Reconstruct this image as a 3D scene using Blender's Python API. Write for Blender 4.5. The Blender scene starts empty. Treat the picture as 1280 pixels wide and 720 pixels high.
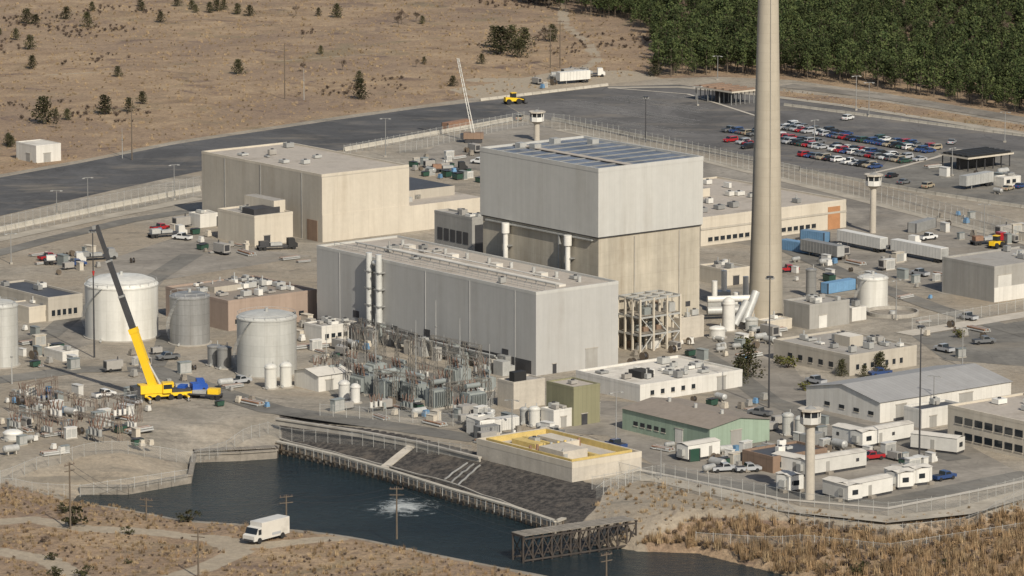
import bpy, math, random
import numpy as np
from mathutils import Vector, Matrix
from mathutils.geometry import tessellate_polygon
random.seed(11); RNG=np.random.default_rng(5)
# ------------------------------------------------------------------ camera / survey frame
F=6300.0; TH=math.atan(1080/6300); CH=212.0; CY=-1237.0
S,C=math.sin(TH),math.cos(TH)
def W(px,py,z=0.0):
    u=px-640; v=360-py
    t=(CH-z)/(F*S-v*C)
    return (u*t, CY+t*(F*C+v*S))
def hgt(px,bpy_,tpy,z0=0):
    x,y=W(px,bpy_,z0); Y=y-CY; v=360-tpy
    return CH+Y*(v*C-F*S)/(F*C+v*S)
def solveL(N,h,d,px):
    k=(px-640)/F; dep=(N[1]-CY)*C+(CH-h)*S
    return (k*dep-N[0])/(d[0]-k*d[1]*C)
def nrm(a): l=math.hypot(*a); return (a[0]/l,a[1]/l)
BX=nrm((.785,.62)); AX=(-BX[1],BX[0]); ROT=math.atan2(BX[1],BX[0])
scn=bpy.context.scene
cam=bpy.data.cameras.new("camera"); co=bpy.data.objects.new("camera",cam); scn.collection.objects.link(co)
cam.sensor_width=36; cam.lens=F/1280*36; cam.clip_end=40000; cam.clip_start=1
co.location=(0,CY,CH); co.rotation_euler=(math.pi/2-TH,0,0); scn.camera=co
scn.view_settings.view_transform='Standard'; scn.view_settings.look='None'; scn.view_settings.exposure=0
# ------------------------------------------------------------------ light
sd=Vector((.40,-.92,0)).normalized(); EL=math.radians(38)
sv=Vector((sd.x*math.cos(EL),sd.y*math.cos(EL),math.sin(EL)))
sun=bpy.data.lights.new("sun",'SUN'); sun.energy=4.5; sun.angle=math.radians(.5); sun.color=(1,.925,.80)
so=bpy.data.objects.new("sun",sun); scn.collection.objects.link(so); so.rotation_euler=sv.to_track_quat('Z','Y').to_euler()
so.location=(200,-300,400)
w=bpy.data.worlds.new("World"); scn.world=w; w.use_nodes=True
sk=w.node_tree.nodes.new('ShaderNodeTexSky'); sk.sky_type='NISHITA'; sk.sun_disc=False
sk.sun_elevation=EL; sk.sun_rotation=math.atan2(sd.x,sd.y); sk.dust_density=2.0
bg=w.node_tree.nodes['Background']; bg.inputs[1].default_value=.085
w.node_tree.links.new(sk.outputs[0],bg.inputs[0])
# ------------------------------------------------------------------ materials
class NT:
    def __init__(s,name):
        s.m=bpy.data.materials.new(name); s.m.use_nodes=True; s.t=s.m.node_tree; s.b=s.t.nodes['Principled BSDF']
    def n(s,t,**k):
        x=s.t.nodes.new(t)
        for a,b in k.items(): setattr(x,a,b)
        return x
    def l(s,a,b): s.t.links.new(a,b)
    def put(s,sock,v):
        if isinstance(v,(int,float)): sock.default_value=v
        elif isinstance(v,(tuple,list)): sock.default_value=tuple(v)+((1,) if len(sock.default_value)==4 and len(v)==3 else ())
        else: s.l(v,sock)
    def math(s,op,a,b=0):
        x=s.n('ShaderNodeMath',operation=op); s.put(x.inputs[0],a); s.put(x.inputs[1],b); return x.outputs[0]
    def scale(s,c,f):
        x=s.n('ShaderNodeVectorMath',operation='SCALE'); s.put(x.inputs[0],c); s.put(x.inputs[3],f); return x.outputs[0]
    def noise(s,vec,sc,det=5,rough=.6,dist=0):
        x=s.n('ShaderNodeTexNoise'); s.l(vec,x.inputs['Vector']); x.inputs['Scale'].default_value=sc
        x.inputs['Detail'].default_value=det; x.inputs['Roughness'].default_value=rough; x.inputs['Distortion'].default_value=dist
        return x.outputs['Fac']
    def mr(s,v,a,b,c,d):
        x=s.n('ShaderNodeMapRange'); s.put(x.inputs[0],v)
        for i,q in enumerate((a,b,c,d)): x.inputs[i+1].default_value=q
        return x.outputs[0]
    def mix(s,f,a,b):
        x=s.n('ShaderNodeMix',data_type='RGBA'); s.put(x.inputs[0],f); s.put(x.inputs[6],a); s.put(x.inputs[7],b); return x.outputs[2]
    def mapping(s,vec,sc):
        x=s.n('ShaderNodeMapping'); s.l(vec,x.inputs[0]); x.inputs['Scale'].default_value=sc; return x.outputs[0]
    def bump(s,h,st,d=.1):
        x=s.n('ShaderNodeBump'); x.inputs['Strength'].default_value=st; x.inputs['Distance'].default_value=d
        s.l(h,x.inputs['Height']); s.l(x.outputs[0],s.b.inputs['Normal'])
MT={}
def M(name,col,rough=.8,var=.1,scale=.25,metal=0,streak=0,panel=0,hpanel=0,groove=.25,bump=0,rnd=0,ptone=.05,dirt=0,stain=0):
    t=NT(name); tc=t.n('ShaderNodeTexCoord'); ob=tc.outputs['Object']
    f=t.mr(t.noise(ob,scale,6,.65),.3,.7,1-var,1+var)
    f=t.math('MULTIPLY',f,t.mr(t.noise(ob,scale*9,3,.6),.3,.7,1-var*.5,1+var*.5))
    if streak:
        f=t.math('MULTIPLY',f,t.mr(t.noise(t.mapping(ob,(1,1,.05)),.45,5,.7),.35,.7,1+streak*.3,1-streak))
    if panel:
        sx=t.n('ShaderNodeSeparateXYZ'); t.l(tc.outputs['UV'],sx.inputs[0])
        u=t.math('DIVIDE',sx.outputs[0],panel); v=t.math('DIVIDE',sx.outputs[1],hpanel or 1000.)
        cb=t.n('ShaderNodeCombineXYZ'); t.l(t.math('FLOOR',u),cb.inputs[0]); t.l(t.math('FLOOR',v),cb.inputs[1])
        wn=t.n('ShaderNodeTexWhiteNoise',noise_dimensions='3D'); t.l(cb.outputs[0],wn.inputs['Vector'])
        f=t.math('MULTIPLY',f,t.mr(wn.outputs['Value'],0,1,1-ptone,1+ptone))
        g=t.math('LESS_THAN',t.math('FRACT',u),.12/panel)
        if hpanel: g=t.math('MAXIMUM',g,t.math('LESS_THAN',t.math('FRACT',v),.12/hpanel))
        f=t.math('MULTIPLY',f,t.math('SUBTRACT',1,t.math('MULTIPLY',g,groove)))
    if rnd:
        oi=t.n('ShaderNodeObjectInfo'); f=t.math('MULTIPLY',f,t.mr(oi.outputs['Random'],0,1,1-rnd,1+rnd))
    c=t.scale(col,f)
    if stain: # weathering runs and blotches
        q=t.math('MULTIPLY',t.mr(t.noise(t.mapping(ob,(1,1,.09)),.22,7,.75),.48,.66,0,1),t.mr(t.noise(ob,.09,6,.7),.38,.62,.2,1))
        c=t.mix(t.math('MULTIPLY',q,stain),c,tuple(x*.62*y for x,y in zip(col,(1.03,.95,.85))))
    if dirt:
        c=t.mix(t.mr(t.noise(ob,.12,8,.7),.50,.66,0,dirt),c,tuple(x*.5 for x in (.3,.25,.19)))
    t.l(c,t.b.inputs['Base Color']); t.b.inputs['Roughness'].default_value=rough; t.b.inputs['Metallic'].default_value=metal
    if bump: t.bump(t.noise(ob,scale*6,4,.6),bump,.1)
    MT[name]=t.m; return t.m
M('siding_light',(.46,.455,.425),.6,.05,.06,streak=.06,panel=1.6,groove=.06,ptone=.015,stain=.35)
M('siding_grey',(.40,.40,.385),.6,.05,.06,streak=.05,panel=1.4,groove=.10,ptone=.02)
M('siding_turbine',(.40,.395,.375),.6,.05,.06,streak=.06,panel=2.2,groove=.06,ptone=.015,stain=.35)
M('concrete_tan',(.42,.38,.305),.85,.10,.07,streak=.22,panel=6.1,hpanel=3.2,groove=.08,ptone=.025,stain=.7)
M('concrete_stack',(.385,.345,.275),.85,.07,.06,streak=.10,panel=400,hpanel=2.3,groove=.08,ptone=.025,stain=.4)
M('concrete',(.37,.345,.30),.9,.14,.2,streak=.16,stain=.4)
M('concrete_light',(.46,.42,.355),.9,.12,.2,streak=.1,stain=.4)
M('beige_wall',(.52,.47,.385),.8,.06,.1,streak=.07,panel=5,groove=.10,ptone=.02,stain=.45)
M('beige_dark',(.41,.375,.315),.8,.07,.1,streak=.07,panel=3,groove=.10,ptone=.02,stain=.45)
M('roof_beige',(.39,.35,.30),.95,.14,.12,dirt=.5)
M('roof_grey',(.31,.295,.27),.95,.15,.12,dirt=.5)
M('roof_brown',(.24,.205,.17),.95,.18,.12,dirt=.5)
M('roof_white',(.56,.53,.47),.9,.10,.1,dirt=.4)
M('roof_dark',(.06,.065,.075),.7,.2,.1,panel=2,groove=.2)
M('roof_metal',(.31,.305,.295),.6,.07,.1,panel=1.2,groove=.18,ptone=.04,stain=.3)
M('roof_reactor',(.12,.14,.175),.45,.12,.1,panel=3.6,hpanel=13,groove=-1.6,ptone=.25)
M('white_wall',(.60,.58,.53),.6,.06,.2,streak=.08,panel=1.5,groove=.10,ptone=.03,stain=.35)
M('white_paint',(.60,.585,.54),.45,.08,.4,streak=.08,rnd=.14)
M('pink_brown',(.33,.255,.205),.85,.08,.1,streak=.1,panel=5,groove=.15,stain=.4)
M('olive_wall',(.23,.22,.135),.6,.05,.1,panel=1.2,groove=.15,stain=.3)
M('green_wall',(.27,.345,.265),.6,.06,.1,panel=1.2,groove=.12,streak=.08,stain=.3)
M('grey_wall',(.31,.30,.275),.8,.08,.1,streak=.10,panel=3,groove=.12,stain=.4)
M('brown_wall',(.22,.15,.105),.8,.1,.1,panel=2)
M('yellow_paint',(.52,.39,.14),.6,.15,.6)
M('crane_yellow',(.78,.50,.02),.4,.05,.6)
M('dark_metal',(.045,.045,.048),.5,.2,.5)
M('steel',(.25,.25,.24),.55,.14,.6,metal=.1,rnd=.15)
M('galv',(.38,.38,.36),.5,.14,.4,metal=.1,streak=.12,rnd=.14)
M('duct_silver',(.56,.56,.53),.4,.1,.6,metal=.15)
M('yard_steel',(.20,.185,.16),.65,.2,.6,rnd=.3)
M('yard_rust',(.19,.15,.12),.75,.2,.8,rnd=.3)
M('tank_grey',(.45,.45,.42),.5,.06,.2,streak=.18,panel=3.5,hpanel=2.4,groove=.12,ptone=.04,stain=.5)
M('tank_white',(.62,.61,.56),.45,.05,.2,streak=.16,panel=6,hpanel=2.4,groove=.07,ptone=.02,stain=.4)
M('tank_dark',(.29,.29,.28),.45,.08,.2,metal=.2,streak=.28,panel=3,hpanel=2.4,groove=.2,stain=.5)
M('xfmr',(.23,.25,.24),.5,.14,.5,rnd=.2)
M('insulator',(.17,.11,.085),.4,.15,1)
M('rust',(.24,.14,.09),.8,.25,.8)
M('wood_dark',(.055,.045,.038),.9,.3,.6,rnd=.1)
M('wood_pole',(.12,.095,.07),.9,.2,.5)
M('deck',(.23,.205,.17),.9,.25,.6)
M('glass',(.02,.025,.03),.1,.1,1)
M('black',(.02,.02,.02),.6,.1,1)
M('tire',(.02,.02,.02),.9,.1,1)
M('orange',(.38,.19,.09),.6,.1,.5)
M('blue_paint',(.13,.25,.39),.5,.12,.5,rnd=.2)
M('blue_dark',(.02,.08,.35),.4,.1,.5)
M('red_paint',(.42,.03,.03),.4,.1,.5)
M('barrier',(.41,.38,.32),.9,.16,.3,rnd=.08)
M('gravel_light',(.35,.315,.255),.95,.18,.15,dirt=.35)
M('line_paint',(.5,.5,.47),.8,.1,.5)
CARC=[('car_white',(.64,.64,.62)),('car_black',(.02,.02,.022)),('car_silver',(.36,.37,.38)),('car_red',(.32,.02,.025)),('car_blue',(.03,.06,.16)),('car_grey',(.13,.135,.14)),('car_green',(.03,.07,.05)),('car_tan',(.33,.28,.2))]
for n,c in CARC: M(n,c,.25,.03,1)
def asphalt(name,c,pat,dust=.5):
    t=NT(name); ob=t.n('ShaderNodeTexCoord').outputs['Object']
    f=t.mr(t.noise(ob,.025,8,.7,1.2),.35,.65,.68,1.4)
    f=t.math('MULTIPLY',f,t.mr(t.noise(ob,.5,6,.7),.3,.7,.84,1.16))
    cr=t.n('ShaderNodeTexVoronoi',feature='DISTANCE_TO_EDGE'); t.l(ob,cr.inputs['Vector']); cr.inputs['Scale'].default_value=.11
    f=t.math('MULTIPLY',f,t.mr(cr.outputs['Distance'],0,.02,pat,1))
    st=t.noise(t.mapping(ob,(.35,1,1)),.08,5,.7)
    c2=t.mix(t.mr(st,.52,.68,0,dust),t.scale(c,f),(.25,.215,.165))
    c2=t.mix(t.mr(t.noise(ob,.18,7,.75,.8),.58,.68,0,.55),c2,tuple(x*.5 for x in c))
    t.l(c2,t.b.inputs['Base Color']); t.b.inputs['Roughness'].default_value=.92; MT[name]=t.m
asphalt('asphalt',(.072,.071,.071),.75); asphalt('asphalt_lot',(.105,.10,.095),.7); asphalt('asphalt_old',(.145,.137,.12),.8); asphalt('asphalt_pale',(.215,.195,.165),.85)
def leafmat(name,a,b):
    t=NT(name); tc=t.n('ShaderNodeTexCoord'); oi=t.n('ShaderNodeObjectInfo')
    f=t.noise(tc.outputs['Object'],5,3,.7)
    c=t.mix(t.mr(f,.35,.65,0,1),a,b)
    c=t.scale(c,t.mr(oi.outputs['Random'],0,1,.55,1.45))
    t.l(c,t.b.inputs['Base Color']); t.b.inputs['Roughness'].default_value=.85; t.b.inputs['Specular IOR Level'].default_value=.2; MT[name]=t.m
leafmat('pine_leaf',(.03,.048,.018),(.085,.10,.035)); leafmat('cedar_leaf',(.028,.034,.016),(.07,.062,.028))
leafmat('dry_grass',(.23,.165,.095),(.40,.30,.18)); leafmat('reed_leaf',(.17,.11,.06),(.33,.23,.13)); leafmat('twig',(.10,.072,.055),(.17,.13,.10)); leafmat('shrub_leaf',(.05,.07,.02),(.16,.14,.04))
def fencemat():
    t=NT('chain_link'); tr=t.n('ShaderNodeBsdfTransparent'); mx=t.n('ShaderNodeMixShader'); mx.inputs[0].default_value=.15
    t.b.inputs['Base Color'].default_value=(.38,.38,.36,1)
    out=t.t.nodes['Material Output']; t.l(tr.outputs[0],mx.inputs[1]); t.l(t.b.outputs[0],mx.inputs[2]); t.l(mx.outputs[0],out.inputs[0]); MT['chain_link']=t.m
fencemat()
def watermat():
    t=NT('canal_water'); ob=t.n('ShaderNodeTexCoord').outputs['Object']
    fx,fy=W(503,633,-5)
    mp=t.n('ShaderNodeMapping'); t.l(ob,mp.inputs[0]); mp.inputs['Location'].default_value=(-fx/7,-fy/9,0); mp.inputs['Scale'].default_value=(1/7,1/9,0)
    ln=t.n('ShaderNodeVectorMath',operation='LENGTH'); t.l(mp.outputs[0],ln.inputs[0])
    fo=t.math('ADD',ln.outputs['Value'],t.mr(t.noise(ob,.3,8,.75,1),.3,.7,-.7,.9))
    fo=t.mr(fo,.1,.95,.75,0)
    base=t.mix(t.mr(t.noise(ob,.03,5,.6,1),.35,.65,0,1),(.012,.022,.028),(.02,.034,.04))
    t.l(t.mix(fo,base,(.6,.63,.61)),t.b.inputs['Base Color'])
    t.l(t.mr(fo,0,1,.12,.8),t.b.inputs['Roughness']); t.b.inputs['IOR'].default_value=1.33; t.b.inputs['Specular IOR Level'].default_value=.42
    h=t.math('ADD',t.noise(t.mapping(ob,(.6,1.3,1)),.9,5,.65,.5),t.noise(ob,.2,4,.6)); t.bump(h,1.0,.8); MT['water']=t.m
watermat()
# ------------------------------------------------------------------ mesh builder
class MB:
    def __init__(s): s.P={}
    def p(s,part): return s.P.setdefault(part,dict(v=[],f=[],m=[],uv=[],s=[],mats=[]))
    def _m(s,d,mat):
        if mat not in d['mats']: d['mats'].append(mat)
        return d['mats'].index(mat)
    def face(s,pts,mat,part='body'):
        d=s.p(part); i=len(d['v']); P=[Vector(q) for q in pts]; d['v']+=[tuple(q) for q in P]; d['f'].append(tuple(range(i,i+len(P))))
        n=(P[1]-P[0]).cross(P[2]-P[1])
        if n.length>1e-9: n.normalize()
        if abs(n.z)<.8:
            l=math.hypot(n.x,n.y) or 1; tx,ty=-n.y/l,n.x/l
            d['uv']+=[(q.x*tx+q.y*ty,q.z) for q in P]
        else: d['uv']+=[(q.x,q.y) for q in P]
        d['m'].append(s._m(d,mat)); d['s'].append(False)
    def box(s,x0,x1,y0,y1,z0,z1,mat,part='body',top=None,bottom=False,sides=True):
        a=[(x0,y0),(x1,y0),(x1,y1),(x0,y1)]
        if sides:
            for i in range(4):
                p,q=a[i],a[(i+1)%4]; s.face([(p[0],p[1],z0),(q[0],q[1],z0),(q[0],q[1],z1),(p[0],p[1],z1)],mat,part)
        s.face([(p[0],p[1],z1) for p in a],top or mat,part)
        if bottom: s.face([(p[0],p[1],z0) for p in a[::-1]],mat,part)
    def tube(s,p,q,r0,r1,mat,part='body',n=12,caps=True,smooth=True,capmat=None):
        p=Vector(p);q=Vector(q); ax=(q-p); L=ax.length; ax.normalize()
        u=ax.cross(Vector((0,0,1)) if abs(ax.z)<.9 else Vector((1,0,0))).normalized(); v=ax.cross(u)
        d=s.p(part); i=len(d['v'])
        ca=[(math.cos(2*math.pi*k/n),math.sin(2*math.pi*k/n)) for k in range(n)]
        for (c,r) in ((p,r0),(q,r1)):
            d['v']+=[tuple(c+u*(a*r)+v*(b*r)) for a,b in ca]
        mi=s._m(d,mat); R=max(r0,r1)
        for k in range(n):
            k2=(k+1)%n
            d['f'].append((i+k,i+k2,i+n+k2,i+n+k)); d['m'].append(mi); d['s'].append(smooth)
            a0=2*math.pi*k/n*R;a1=2*math.pi*(k+1)/n*R; z0=p.z if abs(ax.z)>.9 else 0
            d['uv']+=[(a0,z0),(a1,z0),(a1,z0+L),(a0,z0+L)]
        if caps:
            for c,r,o in ((p,r0,1),(q,r1,0)):
                if r>1e-4:
                    s.face([tuple(c+u*(a*r)+v*(b*r)) for a,b in ca],capmat or mat,part)
    def dome(s,cx,cy,z,r,h,mat,part='roof',n=28,m=5):
        for j in range(m):
            t0=j/m;t1=(j+1)/m
            r0=r*math.cos(t0*math.pi/2);r1=r*math.cos(t1*math.pi/2) if j<m-1 else .01
            s.tube((cx,cy,z+h*math.sin(t0*math.pi/2)),(cx,cy,z+h*math.sin(t1*math.pi/2)),r0,r1,mat,part,n,False,False)
    def beam(s,p,q,wd,mat,part='body',h=None):
        p=Vector(p);q=Vector(q); ax=(q-p).normalized(); h=h or wd
        u=ax.cross(Vector((0,0,1)) if abs(ax.z)<.95 else Vector((1,0,0))).normalized(); v=u.cross(ax)
        o=[u*(a*wd/2)+v*(b*h/2) for a,b in ((-1,-1),(1,-1),(1,1),(-1,1))]
        for k in range(4): s.face([p+o[k],p+o[(k+1)%4],q+o[(k+1)%4],q+o[k]],mat,part)
        s.face([p+x for x in o],mat,part); s.face([q+x for x in o[::-1]],mat,part)
    def prism(s,prof,y0,y1,mat,part='body',mats=None):
        n=len(prof)
        for k in range(n):
            a,b=prof[k],prof[(k+1)%n]; m=(mats or {}).get(k,mat)
            s.face([(a[0],y0,a[1]),(b[0],y0,b[1]),(b[0],y1,b[1]),(a[0],y1,a[1])],m,part)
        s.face([(a[0],y0,a[1]) for a in prof],mat,part); s.face([(a[0],y1,a[1]) for a in prof[::-1]],mat,part)
    def meshes(s,name):
        out=[]
        for part,d in s.P.items():
            me=bpy.data.meshes.new(name+'_'+part); me.from_pydata(d['v'],[],d['f'])
            for m in d['mats']: me.materials.append(MT[m])
            me.polygons.foreach_set('material_index',d['m']); me.polygons.foreach_set('use_smooth',d['s'])
            uv=me.uv_layers.new(name='UVMap'); uv.data.foreach_set('uv',[c for u in d['uv'] for c in u]); me.update()
            out.append((part,me))
        return out
    def build(s,name,loc=(0,0,0),rot=0,sc=1): return place(name,s.meshes(name),loc,rot,sc)
def place(name,ms,loc=(0,0,0),rot=0,sc=1):
    if len(loc)==2: loc=(loc[0],loc[1],0)
    if len(ms)==1: o=bpy.data.objects.new(name,ms[0][1])
    else:
        o=bpy.data.objects.new(name,None); o.empty_display_size=1
    scn.collection.objects.link(o); o.location=loc; o.rotation_euler=(0,0,rot); o.scale=(sc,sc,sc)
    if len(ms)>1:
        for part,me in ms:
            c=bpy.data.objects.new(part,me); scn.collection.objects.link(c); c.parent=o
    return o
FOOT=[]
def blocked(x,y,mg=1.0):
    for (n,lb,la,bx) in FOOT:
        dx,dy=x-n[0],y-n[1]; a=dx*bx[0]+dy*bx[1]; b=-dx*bx[1]+dy*bx[0]
        if -mg<a<lb+mg and -mg<b<la+mg: return True
    return False
# ------------------------------------------------------------------ terrain
def wpoly(pts,z=0): return [W(a,b,z) for a,b in pts]
def inpoly(X,Y,poly):
    r=np.zeros(X.shape,bool); n=len(poly)
    for i in range(n):
        x1,y1=poly[i];x2,y2=poly[(i+1)%n]
        if y1==y2: continue
        c=((y1>Y)!=(y2>Y))&(X<(x2-x1)*(Y-y1)/(y2-y1)+x1); r^=c
    return r
def distpoly(X,Y,poly,closed=True):
    d=np.full(X.shape,1e9); n=len(poly)
    for i in range(n if closed else n-1):
        x1,y1=poly[i];x2,y2=poly[(i+1)%n]; dx,dy=x2-x1,y2-y1; L=dx*dx+dy*dy+1e-9
        t=np.clip(((X-x1)*dx+(Y-y1)*dy)/L,0,1); d=np.minimum(d,np.hypot(X-x1-t*dx,Y-y1-t*dy))
    return d
def sdist(X,Y,poly): d=distpoly(X,Y,poly); return np.where(inpoly(X,Y,poly),-d,d)
CANAL_F=[(100,618),(160,618),(238,604),(243,578),(345,574),(352,564),(420,583),(480,600),(560,625),(640,648),(695,667),(745,681),(800,690),(870,692),(950,712),(1040,735),(1150,790)]
CANAL_N=[(900,800),(760,745),(690,718),(640,709),(560,693),(470,674),(400,664),(330,657),(240,650),(150,633),(100,628)]
canal=wpoly(CANAL_F+CANAL_N,-5)
st=1.6; xs=np.arange(-250,250.1,st); ys=np.arange(-430,760.1,st); X,Y=np.meshgrid(xs,ys)
D=sdist(X,Y,canal)
def sm(t): t=np.clip(t,0,1); return t*t*(3-2*t)
lo=sm((-230-.547*(X+77)-Y)/12+.5)*sm((Y+425)/30)*sm((248-np.abs(X))/40)
def fbm(X,Y,s,seed,o=4):
    r=np.random.default_rng(seed); out=np.zeros(X.shape); a=1
    for k in range(o):
        for j in range(4):
            th=r.uniform(0,6.28); ph=r.uniform(0,6.28); fr=s*(2**k)*r.uniform(.7,1.3)
            out+=a*.35*np.sin((X*math.cos(th)+Y*math.sin(th))*fr+ph+1.7*np.sin((X*math.sin(th)-Y*math.cos(th))*fr*.7+ph*2))
        a*=.55
    return out
far=np.interp(D,[-6,0,1.6,15,17],[-8,-5.6,-3.2,0,0])
near=np.interp(D,[-6,0,5,14],[-8,-5.4,-3.9,-3.0])
und=fbm(X,Y,.12,3)*.22
Z=far*(1-lo)+(near+und*sm(D/10))*lo
brush=wpoly([(800,668),(880,650),(1000,656),(1110,668),(1290,640),(1400,640),(1400,900),(1000,900),(950,712),(870,692)],-2)
bm=sm(-sdist(X,Y,brush)/6+.5)
Z=np.where((D>0),Z-bm*(1-lo)*2.6*sm((D)/8),Z)
Z=np.maximum(Z,-8)
field=wpoly([(-200,232),(0,218),(100,200),(215,177),(420,146),(600,121),(690,110),(830,98),(900,96),(990,100),(1110,117),(1290,148),(1500,185),(1500,-60),(-400,-60)])
penin=wpoly([(-200,608),(0,604),(110,624),(150,633),(240,650),(330,657),(400,664),(470,674),(560,693),(640,709),(690,718),(760,745),(760,1000),(-200,1000)],-3)
gf=sm(-sdist(X,Y,field)/3+.5); gp=sm(-sdist(X,Y,penin)/3+.5)
stp=wpoly([(960,112),(1110,128),(1290,158),(1400,176),(1400,184),(1290,166),(1060,132),(960,119)]); gs=sm(-sdist(X,Y,stp)/2+.5)
R=np.clip(gf+gp*.95+bm+gs*.9,0,1)
rip=wpoly([(350,528),(450,545),(520,558),(600,578),(640,590),(760,622),(745,640),(700,662),(560,625),(352,566)],-2)
G=sm(-sdist(X,Y,rip)/2+.5)
tracks=[[( -40,655),(40,648),(110,660),(190,665),(262,672),(300,690),(250,712),(160,735)],[(0,690),(60,700),(110,730)],[(262,672),(330,682),(420,672)]]
Bc=np.zeros(X.shape)
for tr in tracks: Bc=np.maximum(Bc,sm(1.6-distpoly(X,Y,wpoly(tr,-3),False)/2.6)*.85)
for tr,wd in (([(700,-30),(705,30),(735,55),(748,75),(700,100)],3.0),([(600,100),(690,100),(760,92)],5),([(690,35),(560,60),(300,80),(-50,100)],1.0)):
    Bc=np.maximum(Bc,sm(1.5-distpoly(X,Y,wpoly(tr),False)/wd)*(.55 if wd<4 else 1))
Bc=np.maximum(Bc,sm(-sdist(X,Y,wpoly([(560,112),(640,100),(700,88),(790,88),(830,98),(700,112),(600,124)]))/5+.5)*.9)
ny,nx=X.shape
V=np.stack([X,Y,Z],-1).reshape(-1,3)
idx=np.arange(nx*ny).reshape(ny,nx)
Q=np.stack([idx[:-1,:-1],idx[:-1,1:],idx[1:,1:],idx[1:,:-1]],-1).reshape(-1,4)
V=V.tolist(); Q=Q.tolist(); nb=len(V)
x0,x1,y0,y1=float(xs[0]),float(xs[-1]),float(ys[0]),float(ys[-1]); E=12000
ring=[(-E,-E),(E,-E),(E,E),(-E,E),(x0,y0),(x1,y0),(x1,y1),(x0,y1)]
V+= [(a,b,0.0) for a,b in ring]
Q+= [[nb,nb+1,nb+5,nb+4],[nb+1,nb+2,nb+6,nb+5],[nb+2,nb+3,nb+7,nb+6],[nb+3,nb,nb+4,nb+7]]
me=bpy.data.meshes.new('ground'); me.from_pydata(V,[],Q)
ca=me.color_attributes.new('zone','FLOAT_COLOR','POINT')
col=np.zeros((len(V),4)); col[:nb,0]=R.reshape(-1); col[:nb,1]=G.reshape(-1); col[:nb,2]=Bc.reshape(-1); col[nb:,0]=1; col[:,3]=1
ca.data.foreach_set('color',col.reshape(-1)); me.polygons.foreach_set('use_smooth',[True]*len(Q))
t=NT('ground'); ob=t.n('ShaderNodeTexCoord').outputs['Object']; at=t.n('ShaderNodeAttribute',attribute_name='zone')
sp=t.n('ShaderNodeSeparateColor'); t.l(at.outputs['Color'],sp.inputs[0])
big=t.noise(ob,.012,8,.65,1.0); mid=t.noise(ob,.07,8,.7,.6); fine=t.noise(ob,.8,6,.75); fin2=t.noise(ob,2.6,3,.7)
g1=t.mix(t.mr(mid,.35,.65,0,1),(.205,.185,.15),(.36,.32,.26))
g1=t.mix(t.mr(big,.42,.60,0,.75),g1,(.285,.235,.17))
g1=t.scale(g1,t.mr(fine,.3,.7,.76,1.24))
st1=t.noise(t.mapping(ob,(.22,1.1,1)),.12,6,.7,.8); g1=t.mix(t.mr(st1,.54,.66,0,.6),g1,(.13,.12,.10))
g1=t.mix(t.mr(t.noise(ob,.16,7,.75,1.0),.57,.67,0,.6),g1,(.12,.10,.08))
f1=t.mix(t.mr(mid,.33,.67,0,1),(.215,.145,.088),(.39,.285,.178))
f1=t.mix(t.mr(big,.47,.62,0,.8),f1,(.225,.16,.11))
f1=t.mix(t.mr(t.noise(ob,.035,7,.7,1.5),.55,.67,0,.85),f1,(.125,.085,.07))
f1=t.mix(t.mr(t.noise(ob,.02,7,.7,1.5),.54,.66,0,.6),f1,(.18,.15,.085))
f1=t.scale(f1,t.mr(fine,.3,.7,.58,1.34)); f1=t.scale(f1,t.mr(fin2,.3,.7,.72,1.25))
r1=t.mix(t.mr(fine,.42,.62,0,1),(.022,.020,.019),(.10,.088,.075)); r1=t.mix(t.mr(mid,.56,.68,0,.7),r1,(.14,.115,.09))
def thr(ch,amt=.5):
    return t.mr(t.math('ADD',ch,t.math('MULTIPLY',t.math('SUBTRACT',mid,.5),amt)),.44,.56,0,1)
c=t.mix(thr(sp.outputs[0]),g1,f1); c=t.mix(thr(sp.outputs[2],.9),c,t.scale((.34,.285,.21),t.mr(fine,.3,.7,.75,1.18))); c=t.mix(thr(sp.outputs[1],.6),c,r1)
t.l(c,t.b.inputs['Base Color']); t.b.inputs['Roughness'].default_value=.97
t.bump(t.math('ADD',fine,t.math('MULTIPLY',fin2,.5)),.5,.6); MT['ground']=t.m
me.materials.append(t.m); go=bpy.data.objects.new('ground',me); scn.collection.objects.link(go)
def gz(x,y):
    j=int(round((x-x0)/st)); i=int(round((y-y0)/st))
    return float(Z[i,j]) if 0<=i<ny and 0<=j<nx else 0.0
def sheet(name,poly,z,mat):
    tr=tessellate_polygon([[Vector((a,b,0)) for a,b in poly]])
    m=bpy.data.meshes.new(name); m.from_pydata([(a,b,z) for a,b in poly],[],[tuple(q) for q in tr]); m.materials.append(MT[mat])
    o=bpy.data.objects.new(name,m); scn.collection.objects.link(o); return o
wb=[(-135,-170),(-20,-170),(130,-280),(150,-429),(-10,-429),(-40,-300),(-135,-240)]
sheet('canal_water',wb,-5,'water')
LIFT=[0]
def strip_road(name,pts,wd,z,mat,world=False):
    LIFT[0]+=.004; z+=LIFT[0]
    P=[Vector(p) for p in (pts if world else wpoly(pts))]; vs=[];fs=[]
    for i,p in enumerate(P):
        a=P[max(i-1,0)];b=P[min(i+1,len(P)-1)]; d=(b-a).normalized(); n=Vector((-d.y,d.x))
        vs+= [(p.x+n.x*wd/2,p.y+n.y*wd/2,z),(p.x-n.x*wd/2,p.y-n.y*wd/2,z)]
    for i in range(len(P)-1): fs.append((2*i,2*i+1,2*i+3,2*i+2))
    m=bpy.data.meshes.new(name); m.from_pydata(vs,[],fs); m.materials.append(MT[mat]); o=bpy.data.objects.new(name,m); scn.collection.objects.link(o); return o
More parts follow.
